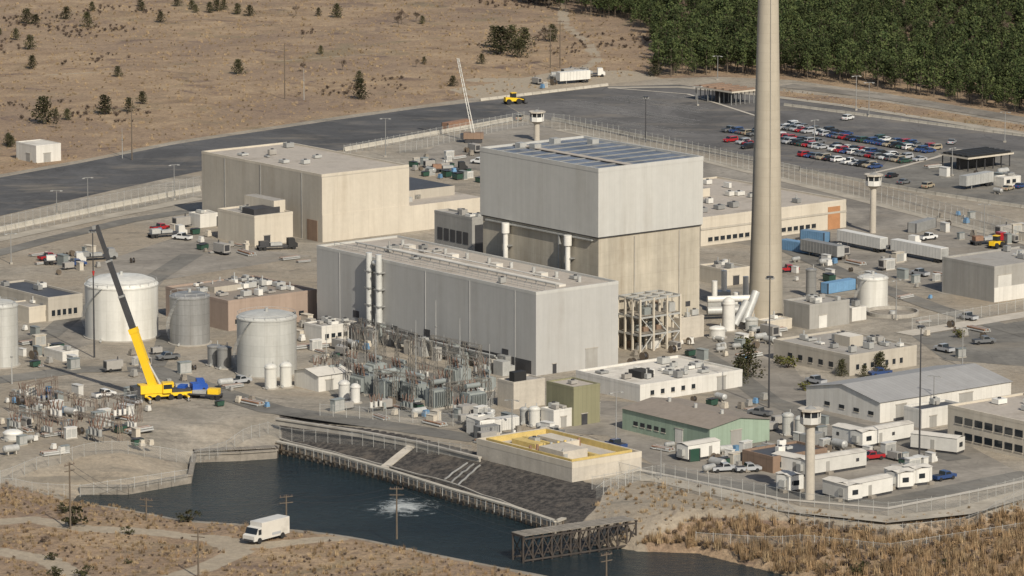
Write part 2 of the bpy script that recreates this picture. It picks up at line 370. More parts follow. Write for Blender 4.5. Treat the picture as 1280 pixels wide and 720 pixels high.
sheet('asphalt_road',wpoly([(-160,254),(0,222),(100,204),(215,181),(300,168),(420,150),(520,136),(600,127),(632,131),(652,143),(640,152),(560,166),(450,184),(330,203),(250,214),(140,238),(0,270),(-160,306)]),.03,'asphalt')
sheet('parking_lot',wpoly([(602,127),(690,116),(760,108),(850,106),(940,118),(1060,133),(1180,152),(1290,170),(1420,194),(1420,290),(1300,264),(1170,244),(1000,213),(880,190),(760,166),(654,143),(633,131)]),.026,'asphalt_lot')
sheet('paved_yard',wpoly([(1120,190),(1290,188),(1420,210),(1420,290),(1300,264),(1170,244),(1130,236),(1090,222)]),.05,'asphalt_old')
sheet('paved_yard',wpoly([(560,170),(655,152),(740,170),(880,200),(1060,243),(1290,300),(1420,330),(1420,420),(1280,372),(1180,368),(1060,330),(900,300),(870,250),(700,230),(520,200)]),.034,'asphalt_pale')
sheet('paved_yard',wpoly([(1140,420),(1290,400),(1420,410),(1420,500),(1280,458),(1180,450)]),.03,'asphalt_old')
sheet('paved_yard',wpoly([(860,420),(960,410),(1000,470),(1100,520),(1180,540),(1290,600),(1100,640),(1000,628),(830,590),(760,545),(700,540),(740,500),(900,510)]),.038,'asphalt_pale')
sheet('paved_yard',wpoly([(120,330),(240,290),(300,310),(390,320),(205,350),(150,420),(80,440),(20,420),(110,400)]),.03,'asphalt_pale')
sheet('switchyard_pad',wpoly([(395,470),(450,440),(620,490),(610,520),(560,528),(430,512)]),.042,'asphalt_old')
strip_road('service_road',[(-40,480),(100,462),(190,462),(260,486),(340,512),(470,530),(590,548),(700,540)],8,.06,'asphalt_old')
strip_road('service_road',[(192,458),(204,440),(210,420)],5,.06,'asphalt_old')
strip_road('service_road',[(-60,440),(60,420),(90,395),(190,350),(240,318)],6,.06,'asphalt_old')
strip_road('service_road',[(-60,332),(60,300),(160,276),(236,264)],6,.06,'asphalt_old')
strip_road('service_road',[(760,575),(870,600),(985,618),(1110,628),(1290,592)],7,.06,'asphalt_old')
strip_road('service_road',[(870,440),(920,470),(960,500),(1000,515),(1110,545),(1200,575)],6,.06,'asphalt_old')
strip_road('service_road',[(960,300),(1060,345),(1170,385),(1290,420)],6,.06,'asphalt_old')
strip_road('perimeter_road',[(-60,312),(120,274),(250,248)],5,.07,'gravel_light')
strip_road('perimeter_road',[(1290,170),(1180,152),(1060,133),(960,120),(850,109),(760,110)],4,.07,'gravel_light')
strip_road('forest_road',[(980,107),(1110,122),(1290,152),(1400,170)],9,.06,'asphalt_pale')
strip_road('perimeter_road',[(700,162),(880,200),(1060,245),(1240,292),(1400,335)],5,.06,'gravel_light')
strip_road('perimeter_road',[(1130,418),(1290,392),(1400,375)],6,.06,'concrete_light')
strip_road('perimeter_road',[(760,595),(830,600),(990,637),(1110,650),(1200,640),(1300,612),(1400,585)],6,.06,'gravel_light')
strip_road('perimeter_road',[(800,588),(980,625),(1110,636),(1290,600)],1.6,.07,'concrete_light')
strip_road('kerb_strip',[(1090,217),(1130,208),(1170,197),(1200,187)],1.5,.07,'concrete_light')
strip_road('kerb_strip',[(760,110),(860,118),(960,150)],1.2,.07,'concrete_light')
def wallpath(name,P,zb,zt,th,mat,step=2.4,pile='wood_pole',cap='concrete_light'):
    mb=MB()
    for i in range(len(P)-1):
        a=Vector((*P[i],0));b=Vector((*P[i+1],0)); d=(b-a); L=d.length; d.normalize()
        mb.beam(a+Vector((0,0,(zb+zt)/2)),b+Vector((0,0,(zb+zt)/2)),th,mat,'wall',zt-zb)
        mb.beam(a+Vector((0,0,zt+.18)),b+Vector((0,0,zt+.18)),th+.5,cap,'cap',.35)
        n=Vector((d.y,-d.x,0))
        if pile:
            k=0
            while k<L:
                q=a+d*k+n*(th/2+.22); mb.tube(q+Vector((0,0,zb)),q+Vector((0,0,zt-.05)),.2,.18,pile,'piles',6); k+=step
            mb.beam(a+n*(th/2+.5)+Vector((0,0,zt-1.2)),b+n*(th/2+.5)+Vector((0,0,zt-1.2)),.2,pile,'waler',.3)
    return mb.build(name)
wallpath('sheet_pile_wall',wpoly([(347,566),(420,583),(480,600),(560,625),(640,648),(695,667),(705,663)],-5),-7,-2.7,.6,'deck',2.0,'wood_pole','barrier')
wallpath('retaining_wall',wpoly([(100,618),(160,618),(238,604),(243,578),(300,576),(345,573),(347,566)],-5),-7,-3.4,.5,'deck',3,None,'deck')
wallpath('seawall_cap',wpoly([(345,527),(450,543),(520,556),(600,576)],0),-.6,.5,.4,'concrete',3,None,'concrete')
# ------------------------------------------------------------------ buildings
class Bld:
    def __init__(s,name,px,top,base,lx,rx,wall,roof,h=None,par=.45,hv=0,noroof=False,wall2=None):
        if h is None: h=hgt(px,base,top)
        s.h=h; s.N=W(px,top,h); s.name=name
        s.La=solveL(s.N,h,AX,lx); s.Lb=solveL(s.N,h,BX,rx); s.mb=MB(); FOOT.append((s.N,s.Lb,s.La,BX))
        La,Lb=s.La,s.Lb; mb=s.mb; z=h-par
        if not noroof:
            mb.box(0,Lb,0,La,-.5,z,wall,'walls',top=roof)
            if par>0:
                w_=.35
                for b in ((-.03,Lb+.03,-.03,w_),(-.03,Lb+.03,La-w_,La+.03),(-.03,w_,w_,La-w_),(Lb-w_,Lb+.03,w_,La-w_)):
                    mb.box(b[0],b[1],b[2],b[3],z-.25,h,wall2 or wall,'parapet')
        s.z=z; s.hvac(hv)
    def hvac(s,n,mx=None):
        for i in range(n):
            x=random.uniform(.08,.88)*s.Lb; y=random.uniform(.08,.88)*s.La; a=random.uniform(.8,2.6);b=random.uniform(.8,2.4);hh=random.uniform(.5,1.6)
            m=random.choice(['white_paint','galv','steel','roof_grey','galv'])
            s.mb.box(x,x+a,y,y+b,s.z+.15,s.z+hh,m,'roof_units'); s.mb.box(x+.1,x+a-.1,y+.1,y+b-.1,s.z-.02,s.z+.15,'dark_metal','roof_units')
            if a>1.4: s.mb.tube((x+a/2,y+b/2,s.z+hh-.02),(x+a/2,y+b/2,s.z+hh+.25),.4,.4,'dark_metal','roof_units',10)
            elif random.random()<.5: s.mb.tube((x+a/2,y+b/2,s.z+hh-.02),(x+a/2,y+b/2,s.z+hh+1.),.18,.18,'galv','roof_units',8)
    def ly(s,px,z=None): return solveL(s.N,s.h if z is None else z,AX,px)
    def lx(s,px): return solveL(s.N,s.h,BX,px)
    def winL(s,y0,y1,z0,z1,n,mat='glass',fr=.6,part='windows'):
        d=(y1-y0)/n
        for i in range(n): s.mb.box(-.07,.02,y0+d*i,y0+d*(i+fr),z0,z1,mat,part)
        for i in range(n): s.mb.box(-.12,-.0,y0+d*i-.08,y0+d*(i+fr)+.08,z0-.18,z0-.02,'concrete_light',part+'_sills')
    def winR(s,xa,xb,z0,z1,n,mat='glass',fr=.6,part='windows'):
        d=(xb-xa)/n
        for i in range(n): s.mb.box(xa+d*i,xa+d*(i+fr),-.07,.02,z0,z1,mat,part)
        for i in range(n): s.mb.box(xa+d*i-.08,xa+d*(i+fr)+.08,-.12,0,z0-.18,z0-.02,'concrete_light',part+'_sills')
    def doorR(s,x,wd,h,mat): s.mb.box(x,x+wd,-.08,.02,0,h,mat,'doors'); s.mb.box(x-.15,x+wd+.15,-.14,.0,h+.01,h+.2,'concrete','doors')
    def doorL(s,y,wd,h,mat): s.mb.box(-.08,.02,y,y+wd,0,h,mat,'doors'); s.mb.box(-.14,0,y-.15,y+wd+.15,h+.01,h+.2,'concrete','doors')
    def done(s): return s.mb.build(s.name,(*s.N,0),ROT)
H=42.5; b=Bld('reactor_building',748,210,0,600,879,'siding_light','roof_reactor',h=H,noroof=True)
Lb,La=b.Lb,b.La; mb=b.mb; zs=26.2
mb.box(.5,Lb-.5,.5,La-.5,-.5,zs-.3,'concrete_tan','lower_walls')
mb.box(.2,Lb-.2,.2,La-.2,zs-.3,zs,'dark_metal','flashing')
mb.box(0,Lb,0,La,zs,H-.6,'siding_light','upper_walls',top='roof_reactor',bottom=True)
for q in ((-.05,Lb+.05,-.05,.4),(-.05,Lb+.05,La-.4,La+.05),(-.05,.4,.4,La-.4),(Lb-.4,Lb+.05,.4,La-.4)): mb.box(q[0],q[1],q[2],q[3],H-1.1,H-.1,'siding_light','parapet')
for k in range(1,8):
    mb.box(.6,Lb-.6,La*k/8-.12,La*k/8+.12,H-.62,H-.35,'steel','roof_ribs')
mb.box(Lb*.30,Lb*.36,.6,La-.6,H-.34,H-.2,'roof_beige','roof_walkway')
for (x,y) in ((.3,.8),(.25,.88),(.6,.9),(.8,.75)):
    mb.box(Lb*x,Lb*x+2,La*y,La*y+2,H-.6,H+.7,'galv','roof_units')
for px in (636,714):
    y=b.ly(px)
    mb.tube((-1.0,y,9),(-1.0,y,24.5),.62,.62,'white_paint','vent_pipes',14); mb.tube((-1.0,y,23.2),(-1.0,y,25.6),.95,.95,'white_paint','vent_pipes',14)
    for z in (12,16,20): mb.box(-1.0,.5,y-.9,y+.9,z,z+.25,'steel','vent_brackets')
mb.box(-.15,.5,La*.32,La*.33,3,25,'galv','downpipes')
mb.box(-.25,.52,La*.05,La*.95,25.1,25.4,'galv','ledge')
for xx in (.35,.78): mb.box(Lb*xx,Lb*xx+.22,.25,.5,2,25.4,'concrete','downpipes')
for (xx,zz) in ((.15,8),(.5,5),(.85,7)): mb.box(Lb*xx,Lb*xx+1.4,.42,.5,zz,zz+1.2,'dark_metal','louvres')
b.done()
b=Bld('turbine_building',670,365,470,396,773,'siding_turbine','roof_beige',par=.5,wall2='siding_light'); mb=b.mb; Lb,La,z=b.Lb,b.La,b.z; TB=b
for px,r in ((466,.75),(478,.75)):
    y=b.ly(px)
    mb.tube((-1.1,y,1),(-1.1,y,b.h+1.2),r,r,'duct_silver','ducts',14)
    for zz in (4,8,12,16): mb.box(-1.9,.02,y-1,y+1,zz,zz+.3,'steel','duct_brackets')
mb.tube((-1.1,b.ly(472),b.h-1),(-1.1,b.ly(478),b.h-1),.6,.6,'duct_silver','ducts',10)
for i in range(5):
    y=La*(.09+.2*i); mb.box(-.1,.02,y,y+.12,0,b.h-.6,'siding_grey','downpipes')
for k,(ya,zz) in enumerate(((.12,3),(.3,2.5),(.47,3.4),(.62,2.5),(.8,4))): mb.box(-.1,.02,La*ya,La*ya+2.2,zz,zz+1.6,'dark_metal','louvres')
mb.box(-.06,.02,La*.02,La*.62,.2,3.2,'dark_metal','base_band')
b.doorR(Lb*.6,3.5,4.5,'grey_wall'); b.doorR(Lb*.2,1.1,2.2,'dark_metal')
mb.box(Lb*.42,Lb*.50,La*.05,La*.86,z,z+.5,'roof_white','roof_walkway')
mb.tube((Lb*.35,La*.04,z+.9),(Lb*.35,La*.95,z+.9),.18,.18,'galv','roof_pipes',8); mb.tube((Lb*.56,La*.1,z+.8),(Lb*.56,La*.8,z+.8),.14,.14,'white_paint','roof_pipes',8)
for i in range(22): mb.beam((Lb*.35,La*(.04+.043*i),z),(Lb*.35,La*(.04+.043*i),z+.9),.15,'steel','roof_supports')
for i in range(34):
    y=La*(.02+.029*i); mb.beam((Lb*.16,y,z),(Lb*.16,y,z+1.15),.09,'galv','railing')
mb.beam((Lb*.16,La*.02,z+1.15),(Lb*.16,La*.98,z+1.15),.09,'galv','railing'); mb.beam((Lb*.16,La*.02,z+.6),(Lb*.16,La*.98,z+.6),.07,'galv','railing')
for i in range(9): mb.tube((Lb*.75,La*(.08+.1*i),z),(Lb*.75,La*(.08+.1*i),z+1.3),.45,.45,'galv','roof_vents',10)
for i in range(4): mb.box(Lb*.62,Lb*.62+2.,La*(.2+.2*i),La*(.2+.2*i)+2.5,z,z+1,'roof_white','roof_units')
for i in range(40):
    y=random.uniform(.05,.95)*La; x=-random.uniform(1.5,7); a=random.uniform(1,3.5); hh=random.uniform(1.5,4.5)
    mb.box(x,x+random.uniform(1,2.2),y,y+a,-.1,hh,random.choice(['galv','concrete','steel','xfmr','dark_metal','grey_wall']),'wall_equipment')
for i in range(7): mb.tube((-2.2-i*.5,La*.1,1+i*.5),(-2.2-i*.5,La*.6,1+i*.5),.22,.22,'galv','wall_pipes',8)
b.hvac(8); b.done()
b=Bld('maintenance_building',402,218,303,252,511,'beige_dark','roof_beige',par=.45,wall2='beige_wall'); mb=b.mb; Lb,La=b.Lb,b.La
L2=solveL(b.N,7,BX,602)
mb.box(-.0,Lb,-.25,0,-.2,7.2,'beige_wall','lower_band'); mb.box(0,Lb,-.12,0,7.2,b.h-1,'beige_wall','upper_band')
mb.box(Lb,L2,-.25,La*.55,-.5,7.0,'beige_wall','wing',top='roof_beige'); mb.box(Lb+2,L2-3,8,La*.5,7,9.5,'beige_dark','wing_upper',top='roof_dark')
for q in (.16,.5,.8): mb.box(-.12,0,La*q,La*q+.2,0,b.h-.6,'galv','downpipes')
mb.box(-.1,0,2,6.5,0,5.5,'brown_wall','bay_door'); b.doorL(La*.55,2,2.4,'dark_metal')
for k in range(3): mb.box(Lb+3+k*5,Lb+5+k*5,5+k*3,7+k*3,7,8.2,'galv','roof_units')
b.hvac(7); FOOT.append((b.N,L2,La*.6,BX)); b.done()
b=Bld('stair_annex',318,270,308,272,366,'beige_wall','roof_grey',hv=3); b.mb.box(2,b.Lb-2,3,b.La*.5,b.z,b.z+1.6,'dark_metal','roof_units'); b.doorR(3,2,2.5,'dark_metal'); b.mb.box(b.Lb*.7,b.Lb,b.La*.2,b.La,b.z,b.z+3.2,'beige_wall','penthouse',top='roof_grey'); b.done()
b=Bld('workshop_building',285,376,414,207,396,'pink_brown','roof_brown',hv=34); b.winR(2,b.Lb-3,1.5,2.6,9); b.mb.box(b.Lb*.2,b.Lb*.5,b.La*.5,b.La*.75,b.z,b.z+1.4,'beige_dark','roof_house',top='roof_brown'); b.done()
b=Bld('small_office_building',60,372,402,-12,103,'beige_dark','roof_dark',hv=3); b.winR(1,b.Lb-1,1.2,2.6,5); b.winL(1,b.La-2,1.2,2.6,6); b.done()
b=Bld('office_building',876,272,308,716,1058,'beige_wall','roof_beige',hv=30); b.mb.box(-.0,b.Lb,-.15,0,b.h*.55,b.h*.62,'beige_dark','trim_band')
b.winR(b.Lb*.05,b.Lb*.8,1.0,2.1,18,fr=.7); b.mb.box(b.lx(1035),b.lx(1050),-.14,0,0,b.h*.8,'orange','bay_door')
b.mb.box(b.Lb*.1,b.Lb*.55,b.La*.55,b.La*.8,b.z,b.z+2.2,'beige_wall','penthouse',top='roof_grey'); b.done()
b=Bld('switchgear_building',590,272,0,543,608,'grey_wall','roof_grey',h=18,hv=4)
for i in range(5): b.mb.box(-.1,0,b.La*(.1+.17*i),b.La*(.1+.17*i)+2,11,14,'dark_metal','louvres')
b.mb.box(b.Lb*.2,b.Lb*.8,-.1,0,8,16,'dark_metal','louvres'); b.done()
b=Bld('flat_roof_building',800,481,503,720,928,'white_wall','roof_white',hv=16); b.mb.box(b.Lb*.2,b.Lb*.32,b.La*.3,b.La*.5,b.z,b.z+1.6,'black','roof_units_dark'); b.winR(3,b.Lb*.6,1.3,2.3,5,fr=.35); b.doorR(b.Lb*.75,2.5,3,'grey_wall'); b.done()
b=Bld('olive_utility_building',717,484,533,683,750,'olive_wall','roof_beige',par=.3,hv=1); b.doorR(b.Lb*.3,1.6,2.4,'dark_metal'); b.done()
b=Bld('screen_house',715,578,603,596,802,'concrete_light','concrete_light',par=1.0,wall2='beige_wall'); mb=b.mb
for q in ((1.2,b.Lb-1.2,1.6,1.85),(1.2,b.Lb-1.2,b.La-1.85,b.La-1.6),(1.2,1.45,2,b.La-2),(b.Lb-1.45,b.Lb-1.2,2,b.La-2)): mb.box(q[0],q[1],q[2],q[3],b.z,b.z+1.2,'yellow_paint','yellow_railing')
mb.box(b.Lb*.15,b.Lb*.5,b.La*.2,b.La*.45,b.z,b.z+1.8,'concrete_light','deck_blocks'); mb.box(b.Lb*.6,b.Lb*.8,b.La*.5,b.La*.8,b.z,b.z+1.3,'beige_wall','deck_blocks')
mb.box(b.Lb*.3,b.Lb*.45,b.La*.6,b.La*.85,b.z,b.z+1.,'yellow_paint','deck_blocks'); mb.box(b.Lb*.52,b.Lb*.57,b.La*.1,b.La*.9,b.z,b.z+.7,'yellow_paint','deck_blocks')
for i in range(8): mb.tube((b.Lb*(.12+.1*i),b.La*.52,b.z),(b.Lb*(.12+.1*i),b.La*.52,b.z+1.6),.4,.3,random.choice(['yellow_paint','galv','rust']),'pumps',8)
b.hvac(5); b.done()
def gable(name,px,top,base,lx,rx,wall,roof,axis,rise,ex=None):
    b=Bld(name,px,top,base,lx,rx,wall,roof,noroof=True); mb=b.mb; Lb,La,h=b.Lb,b.La,b.h; o=.35
    mb.box(0,Lb,0,La,-.5,h,wall,'walls')
    if axis=='A':
        for y in (0,La): mb.face([(0,y,h),(Lb,y,h),(Lb/2,y,h+rise)],wall,'gables')
        for xa,xb in ((-o,Lb/2),(Lb+o,Lb/2)):
            k=rise/(Lb/2)*o
            mb.face([(xa,-o,h-k+.05),(xb,-o,h+rise+.05),(xb,La+o,h+rise+.05),(xa,La+o,h-k+.05)],roof,'roof')
        for i in range(3): mb.tube((Lb/2,La*(.2+.3*i),h+rise-.2),(Lb/2,La*(.2+.3*i),h+rise+.9),.4,.4,'galv','ridge_vents',10)
    else:
        for x in (0,Lb): mb.face([(x,0,h),(x,La,h),(x,La/2,h+rise)],wall,'gables')
        k=rise/(La/2)*o
        for ya,yb in ((-o,La/2),(La+o,La/2)):
            mb.face([(-o,ya,h-k+.05),(Lb+o,ya,h-k+.05),(Lb+o,yb,h+rise+.05),(-o,yb,h+rise+.05)],roof,'roof')
    return b
b=gable('green_metal_shed',887,536,563,778,962,'green_wall','roof_brown','A',1.3); b.doorR(b.Lb*.35,3,3.4,'grey_wall'); b.doorL(b.La*.3,2.5,3,'white_wall'); b.winL(b.La*.5,b.La*.9,1.5,2.4,5); b.done()
b=gable('white_warehouse',1100,503,529,1008,1264,'white_wall','roof_metal','B',2.2); b.doorR(b.Lb*.12,3,3.4,'grey_wall'); b.doorR(b.Lb*.6,4,3.6,'grey_wall'); b.winR(b.Lb*.25,b.Lb*.55,1.5,2.3,5,fr=.3); b.winL(2,b.La-3,1.4,2.2,4,fr=.35); b.done()
b=Bld('white_storage_building',1152,512,536,1130,1203,'white_wall','roof_dark',hv=2); b.doorR(b.Lb*.2,2,2.4,'grey_wall'); b.done()
b=Bld('training_building',1300,531,578,1185,1440,'beige_wall','roof_beige',hv=10); b.winL(2,b.La-1.5,4.4,5.9,8,fr=.75); b.winL(2,b.La-1.5,1.2,2.7,8,fr=.75); b.winR(2,b.Lb-2,4.4,5.9,12); b.done()
b=Bld('grey_office_building',1062,444,470,967,1146,'beige_dark','roof_grey',hv=18); b.winR(2,b.Lb-3,1.2,2.4,7,fr=.4); b.winL(2,b.La-3,1.2,2.4,6,fr=.4); b.mb.box(b.Lb*.4,b.Lb*.6,b.La*.35,b.La*.55,b.z,b.z+2.4,'beige_dark','penthouse',top='roof_white'); b.done()
b=Bld('grey_warehouse',1243,333,378,1178,1340,'grey_wall','roof_grey',hv=5); b.doorR(b.Lb*.05,4.5,6.5,'white_paint'); b.mb.box(-.0,b.Lb,-.12,0,0,b.h*.4,'white_wall','base_panel'); b.done()
b=Bld('white_shed',45,182,204,20,76,'white_wall','roof_white',par=.2); b.doorR(b.Lb*.3,2.4,2.6,'grey_wall'); b.doorL(b.La*.3,2,2.4,'grey_wall'); b.done()
b=Bld('brick_office_building',966,571,592,928,1034,'brown_wall','roof_dark',hv=3); b.winR(2,b.Lb-2,1.,2.2,5); b.done()
b=Bld('transformer_bay',642,478,512,622,681,'concrete_light','roof_grey',par=.3); b.mb.box(1,b.Lb*.5,1,b.La*.5,b.z,b.z+2.2,'black','roof_units'); b.done()
b=Bld('pump_house',602,528,546,583,627,'white_wall','roof_white',par=.25,hv=3); b.doorR(2,1.5,2.3,'grey_wall'); b.done()
b=Bld('pump_house',692,513,536,676,720,'white_wall','roof_white',par=.25,hv=3); b.doorR(2,1.5,2.3,'grey_wall'); b.done()
b=Bld('filter_building',1012,381,412,980,1062,'grey_wall','roof_grey',hv=5); b.doorR(3,2.5,3,'white_paint'); b.done()
b=Bld('filter_building',905,337,358,873,937,'beige_wall','roof_grey',hv=5); b.doorR(3,2,2.3,'dark_metal'); b.done()
b=Bld('chemistry_building',402,408,430,380,442,'white_wall','roof_grey',par=.3,hv=6); b.winR(1,b.Lb-1,1.2,2.2,4); b.done()
b=gable('pump_house',398,470,490,368,438,'white_wall','roof_white','B',1.); b.doorR(2,2,2.4,'grey_wall'); b.done()
b=Bld('boiler_house',250,268,285,236,272,'white_wall','roof_white',par=.25,hv=1); b.done()
b=Bld('control_annex',36,384,404,10,62,'beige_wall','roof_grey',par=.25,hv=2); b.done()
b=Bld('storage_building',78,440,452,55,98,'white_wall','roof_white',par=.2,hv=1); b.done()
b=Bld('storage_building',1065,385,402,1049,1083,'white_wall','roof_white',par=.2,hv=1); b.done()
b=Bld('storage_building',958,402,415,944,990,'beige_wall','roof_white',par=.2,hv=1); b.done()
b=Bld('vent_building',850,398,425,842,880,'concrete_light','roof_grey',par=.2,hv=2); b.done()
b=Bld('guard_house',1255,222,234,1242,1276,'white_wall','roof_white',par=.2,hv=1); b.winR(1,b.Lb-1,1,2,2); b.done()
def steel_frame(name,px,base,lx,rx,h,nz,nx_,ny_):
    N=W(px,base); La=solveL(N,0,AX,lx); Lb=solveL(N,0,BX,rx); mb=MB(); FOOT.append((N,Lb,La,BX))
    for i in range(nx_+1):
        for j in range(ny_+1):
            x=Lb*i/nx_; y=La*j/ny_; mb.beam((x,y,0),(x,y,h),.42,'beige_wall','columns')
    for k in range(1,nz+1):
        z=h*k/nz
        for i in range(nx_+1): mb.beam((Lb*i/nx_,0,z-.2),(Lb*i/nx_,La,z-.2),.3,'galv','beams',.45)
        for j in range(ny_+1): mb.beam((0,La*j/ny_,z-.25),(Lb,La*j/ny_,z-.25),.28,'galv','beams',.4)
        if k<nz: mb.box(.3,Lb-.3,.3,La-.3,z+.05,z+.15,'deck','floors')
        for i in range(6):
            x=random.uniform(.1,.8)*Lb;y=random.uniform(.1,.8)*La; zz=h*(k-1)/nz+(.15 if k>1 else 0)
            mb.box(x,x+random.uniform(1,2.5),y,y+random.uniform(1,2.5),zz,zz+random.uniform(1,2.4),random.choice(['galv','xfmr','steel','white_paint','brown_wall']),'equipment')
    for i in range(nx_): mb.beam((Lb*i/nx_,-.1,0),(Lb*(i+1)/nx_,-.1,h/nz),.18,'galv','braces'); mb.beam((Lb*(i+1)/nx_,-.1,h/nz),(Lb*i/nx_,-.1,2*h/nz),.18,'galv','braces')
    return mb.build(name,(*N,0),ROT)
steel_frame('steel_frame_structure',800,441,772,850,12.5,3,3,3)
def canopy(name,px,base,lx,rx,h,roof,col):
    N=W(px,base); La=solveL(N,0,AX,lx); Lb=solveL(N,0,BX,rx); mb=MB(); FOOT.append((N,Lb,La,BX))
    for i in range(6):
        for j in range(4): mb.beam((Lb*(i+.1)/5.2,La*(j+.1)/3.2,0),(Lb*(i+.1)/5.2,La*(j+.1)/3.2,h-.5),.25,col,'columns')
    mb.box(-.5,Lb+.5,-.5,La+.5,h-.5,h,'beige_wall','roof_edge',top=roof,bottom=True)
    for j in range(5): mb.box(0,Lb,La*j/5+.3,La*j/5+1.4,h+.003,h+.5,roof,'roof_ribs')
    mb.box(1,Lb-1,La*.5,La*.5+.3,0,h-.5,'dark_metal','back_wall'); mb.build(name,(*N,0),ROT)
canopy('bus_shelter',915,132,868,944,4.5,'brown_wall','steel'); canopy('carport',1210,215,1176,1264,4.2,'black','dark_metal')
def chimney():
    N=W(957,397); mb=MB(); Ht=112; k=28
    rr=lambda z: 4.25+(1.75-4.25)*min(1,z/Ht)**.88
    for i in range(k):
        z0=Ht*i/k;z1=Ht*(i+1)/k
        mb.tube((0,0,z0-.5*(i==0)),(0,0,z1),rr(z0),rr(z1),'concrete_stack','shaft',40,False)
    mb.tube((0,0,Ht-.3),(0,0,Ht+.5),rr(Ht)+.2,rr(Ht)+.2,'concrete','rim',32)
    for z in (108,):
        for q in range(16):
            a=q*math.pi/8; r=rr(z)+.9; mb.beam((r*math.cos(a),r*math.sin(a),z),(r*math.cos(a),r*math.sin(a),z+1.1),.07,'galv','platform')
    mb.beam((rr(0)*.2,-rr(0)*1.0,0),(rr(Ht)*.2,-rr(Ht)*1.0-.1,Ht),.12,'concrete','ladder')
    mb.box(-6,-3,-5,-1,-.2,4,'concrete_light','base_house'); mb.build('chimney_stack',(*N,0),0); FOOT.append(((N[0]-5,N[1]-5),10,10,(1,0)))
chimney()
def tank(name,cx,base,top,hw,mat,domeh=1.0,rail=True,z0=0):
    x,y=W(cx,base); d=(y-CY)*C+CH*S; r=hw*d/F; N=(x,y+r); h=hgt(cx,base,top); mb=MB()
    mb.tube((0,0,-.3),(0,0,h),r,r,mat,'shell',48,True); 
    if domeh>0: mb.dome(0,0,h,r*.995,domeh,mat,'roof',40,4)
    mb.tube((0,0,h-.25),(0,0,h+.05),r+.12,r+.12,mat,'rim',48); mb.tube((0,0,-.3),(0,0,.25),r+.5,r+.5,'concrete','footing',40)
    if rail and r>3:
        n=int(r*2.4); R_=r*.98
        for k in range(n):
            a=2*math.pi*k/n; b_=2*math.pi*(k+1)/n; p=(R_*math.cos(a),R_*math.sin(a)); q=(R_*math.cos(b_),R_*math.sin(b_))
            mb.beam((*p,h),(*p,h+1.1),.06,'galv','railing'); mb.beam((*p,h+1.1),(*q,h+1.1),.06,'galv','railing')
        nst=int(h/.35)
        for k in range(nst):
            a=-3.6+1.6*k/nst; mb.beam((r*math.cos(a),r*math.sin(a),h*k/nst+.3),((r+.9)*math.cos(a),(r+.9)*math.sin(a),h*k/nst+.3),.3,'galv','spiral_stair',.08)
        mb.tube((0,0,h+domeh-.1),(0,0,h+domeh+.7),.4,.4,'galv','vent',8)
    else: mb.tube((r*.4,0,h),(r*.4,0,h+1.2),.12,.12,'galv','vent',8)
    mb.tube((-r*.5,-r-.6,.4),(-r*.5,-r*.5,.4),.3,.3,'galv','outlet_pipe',8)
    FOOT.append(((N[0]-r,N[1]-r),2*r,2*r,(1,0))); mb.build(name,(*N,0),0)
tank('water_storage_tank',149,428,362,46,'tank_white',2.2)
tank('steel_tank',236,433,374,25,'tank_dark',1.0)
tank('water_storage_tank',332,473,402,37.5,'tank_grey',1.3)
tank('water_storage_tank',-2,461,385,23,'tank_grey',1.3)
tank('small_tank',268,458,434,9,'tank_dark',.4); tank('small_tank',280,462,436,9,'tank_dark',.4)
tank('small_tank',338,487,460,7.5,'tank_white',.8); tank('small_tank',357,485,458,7.5,'tank_white',.8)
tank('oil_tank',1092,386,350,19,'tank_white',.9)
tank('small_tank',1014,372,338,6.5,'tank_dark',.4); tank('pressure_vessel',911,415,380,8,'white_paint',1.4)
tank('pressure_vessel',897,424,412,10,'white_paint',.6); tank('small_tank',668,534,512,7,'tank_white',.6); tank('small_tank',655,531,512,5,'galv',.5)
tank('small_tank',985,545,520,7,'tank_grey',.6); tank('small_tank',1000,548,524,6,'tank_grey',.6); tank('small_tank',940,415,400,8,'tank_grey',.5)
for p in ((15,552,543,12),(430,500,480,7),(444,505,484,6)): tank('small_tank',*p,'white_paint',.7)
x,y=W(1118,398); mb=MB()
for k in range(40):
    a=2*math.pi*k/40;a2=2*math.pi*(k+1)/40; r=6.2; mb.beam((r*math.cos(a),r*math.sin(a),.4),(r*math.cos(a2),r*math.sin(a2),.4),.4,'concrete','ring_wall',1.0)
mb.tube((0,0,0),(0,0,.12),6,6,'deck','basin',32); mb.tube((0,0,.1),(0,0,.8),.8,.8,'galv','sump',12); mb.build('containment_basin',(x,y+6,0))
mb=MB(); a=Vector((*W(884,400),0)); b_=Vector((*W(945,398),0))
for dz,r in ((2.2,1.0),(5.0,.8)): mb.tube(a+Vector((0,0,dz)),b_+Vector((0,0,dz)),r,r,'white_paint' if dz>4 else 'galv','ducts',12)
for q in ((893,388),(905,376),(920,392),(932,383)):
    p=Vector((*W(*q),0)); mb.tube(p,p+Vector((0,0,random.uniform(4,8))),.7,.7,'white_paint','risers',12); mb.box(p.x-1.6,p.x+1.6,p.y-1.6,p.y+1.6,-.1,2.5,'galv','fan_housings')
p=Vector((*W(930,410),0)); mb.tube(p+Vector((0,0,1)),p+Vector((3,4,8)),1.0,1.0,'galv','ducts',12); p=Vector((*W(918,412),0)); mb.tube(p+Vector((0,0,1)),p+Vector((3,4,6)),.9,.9,'galv','ducts',12)
mb.build('exhaust_ductwork')
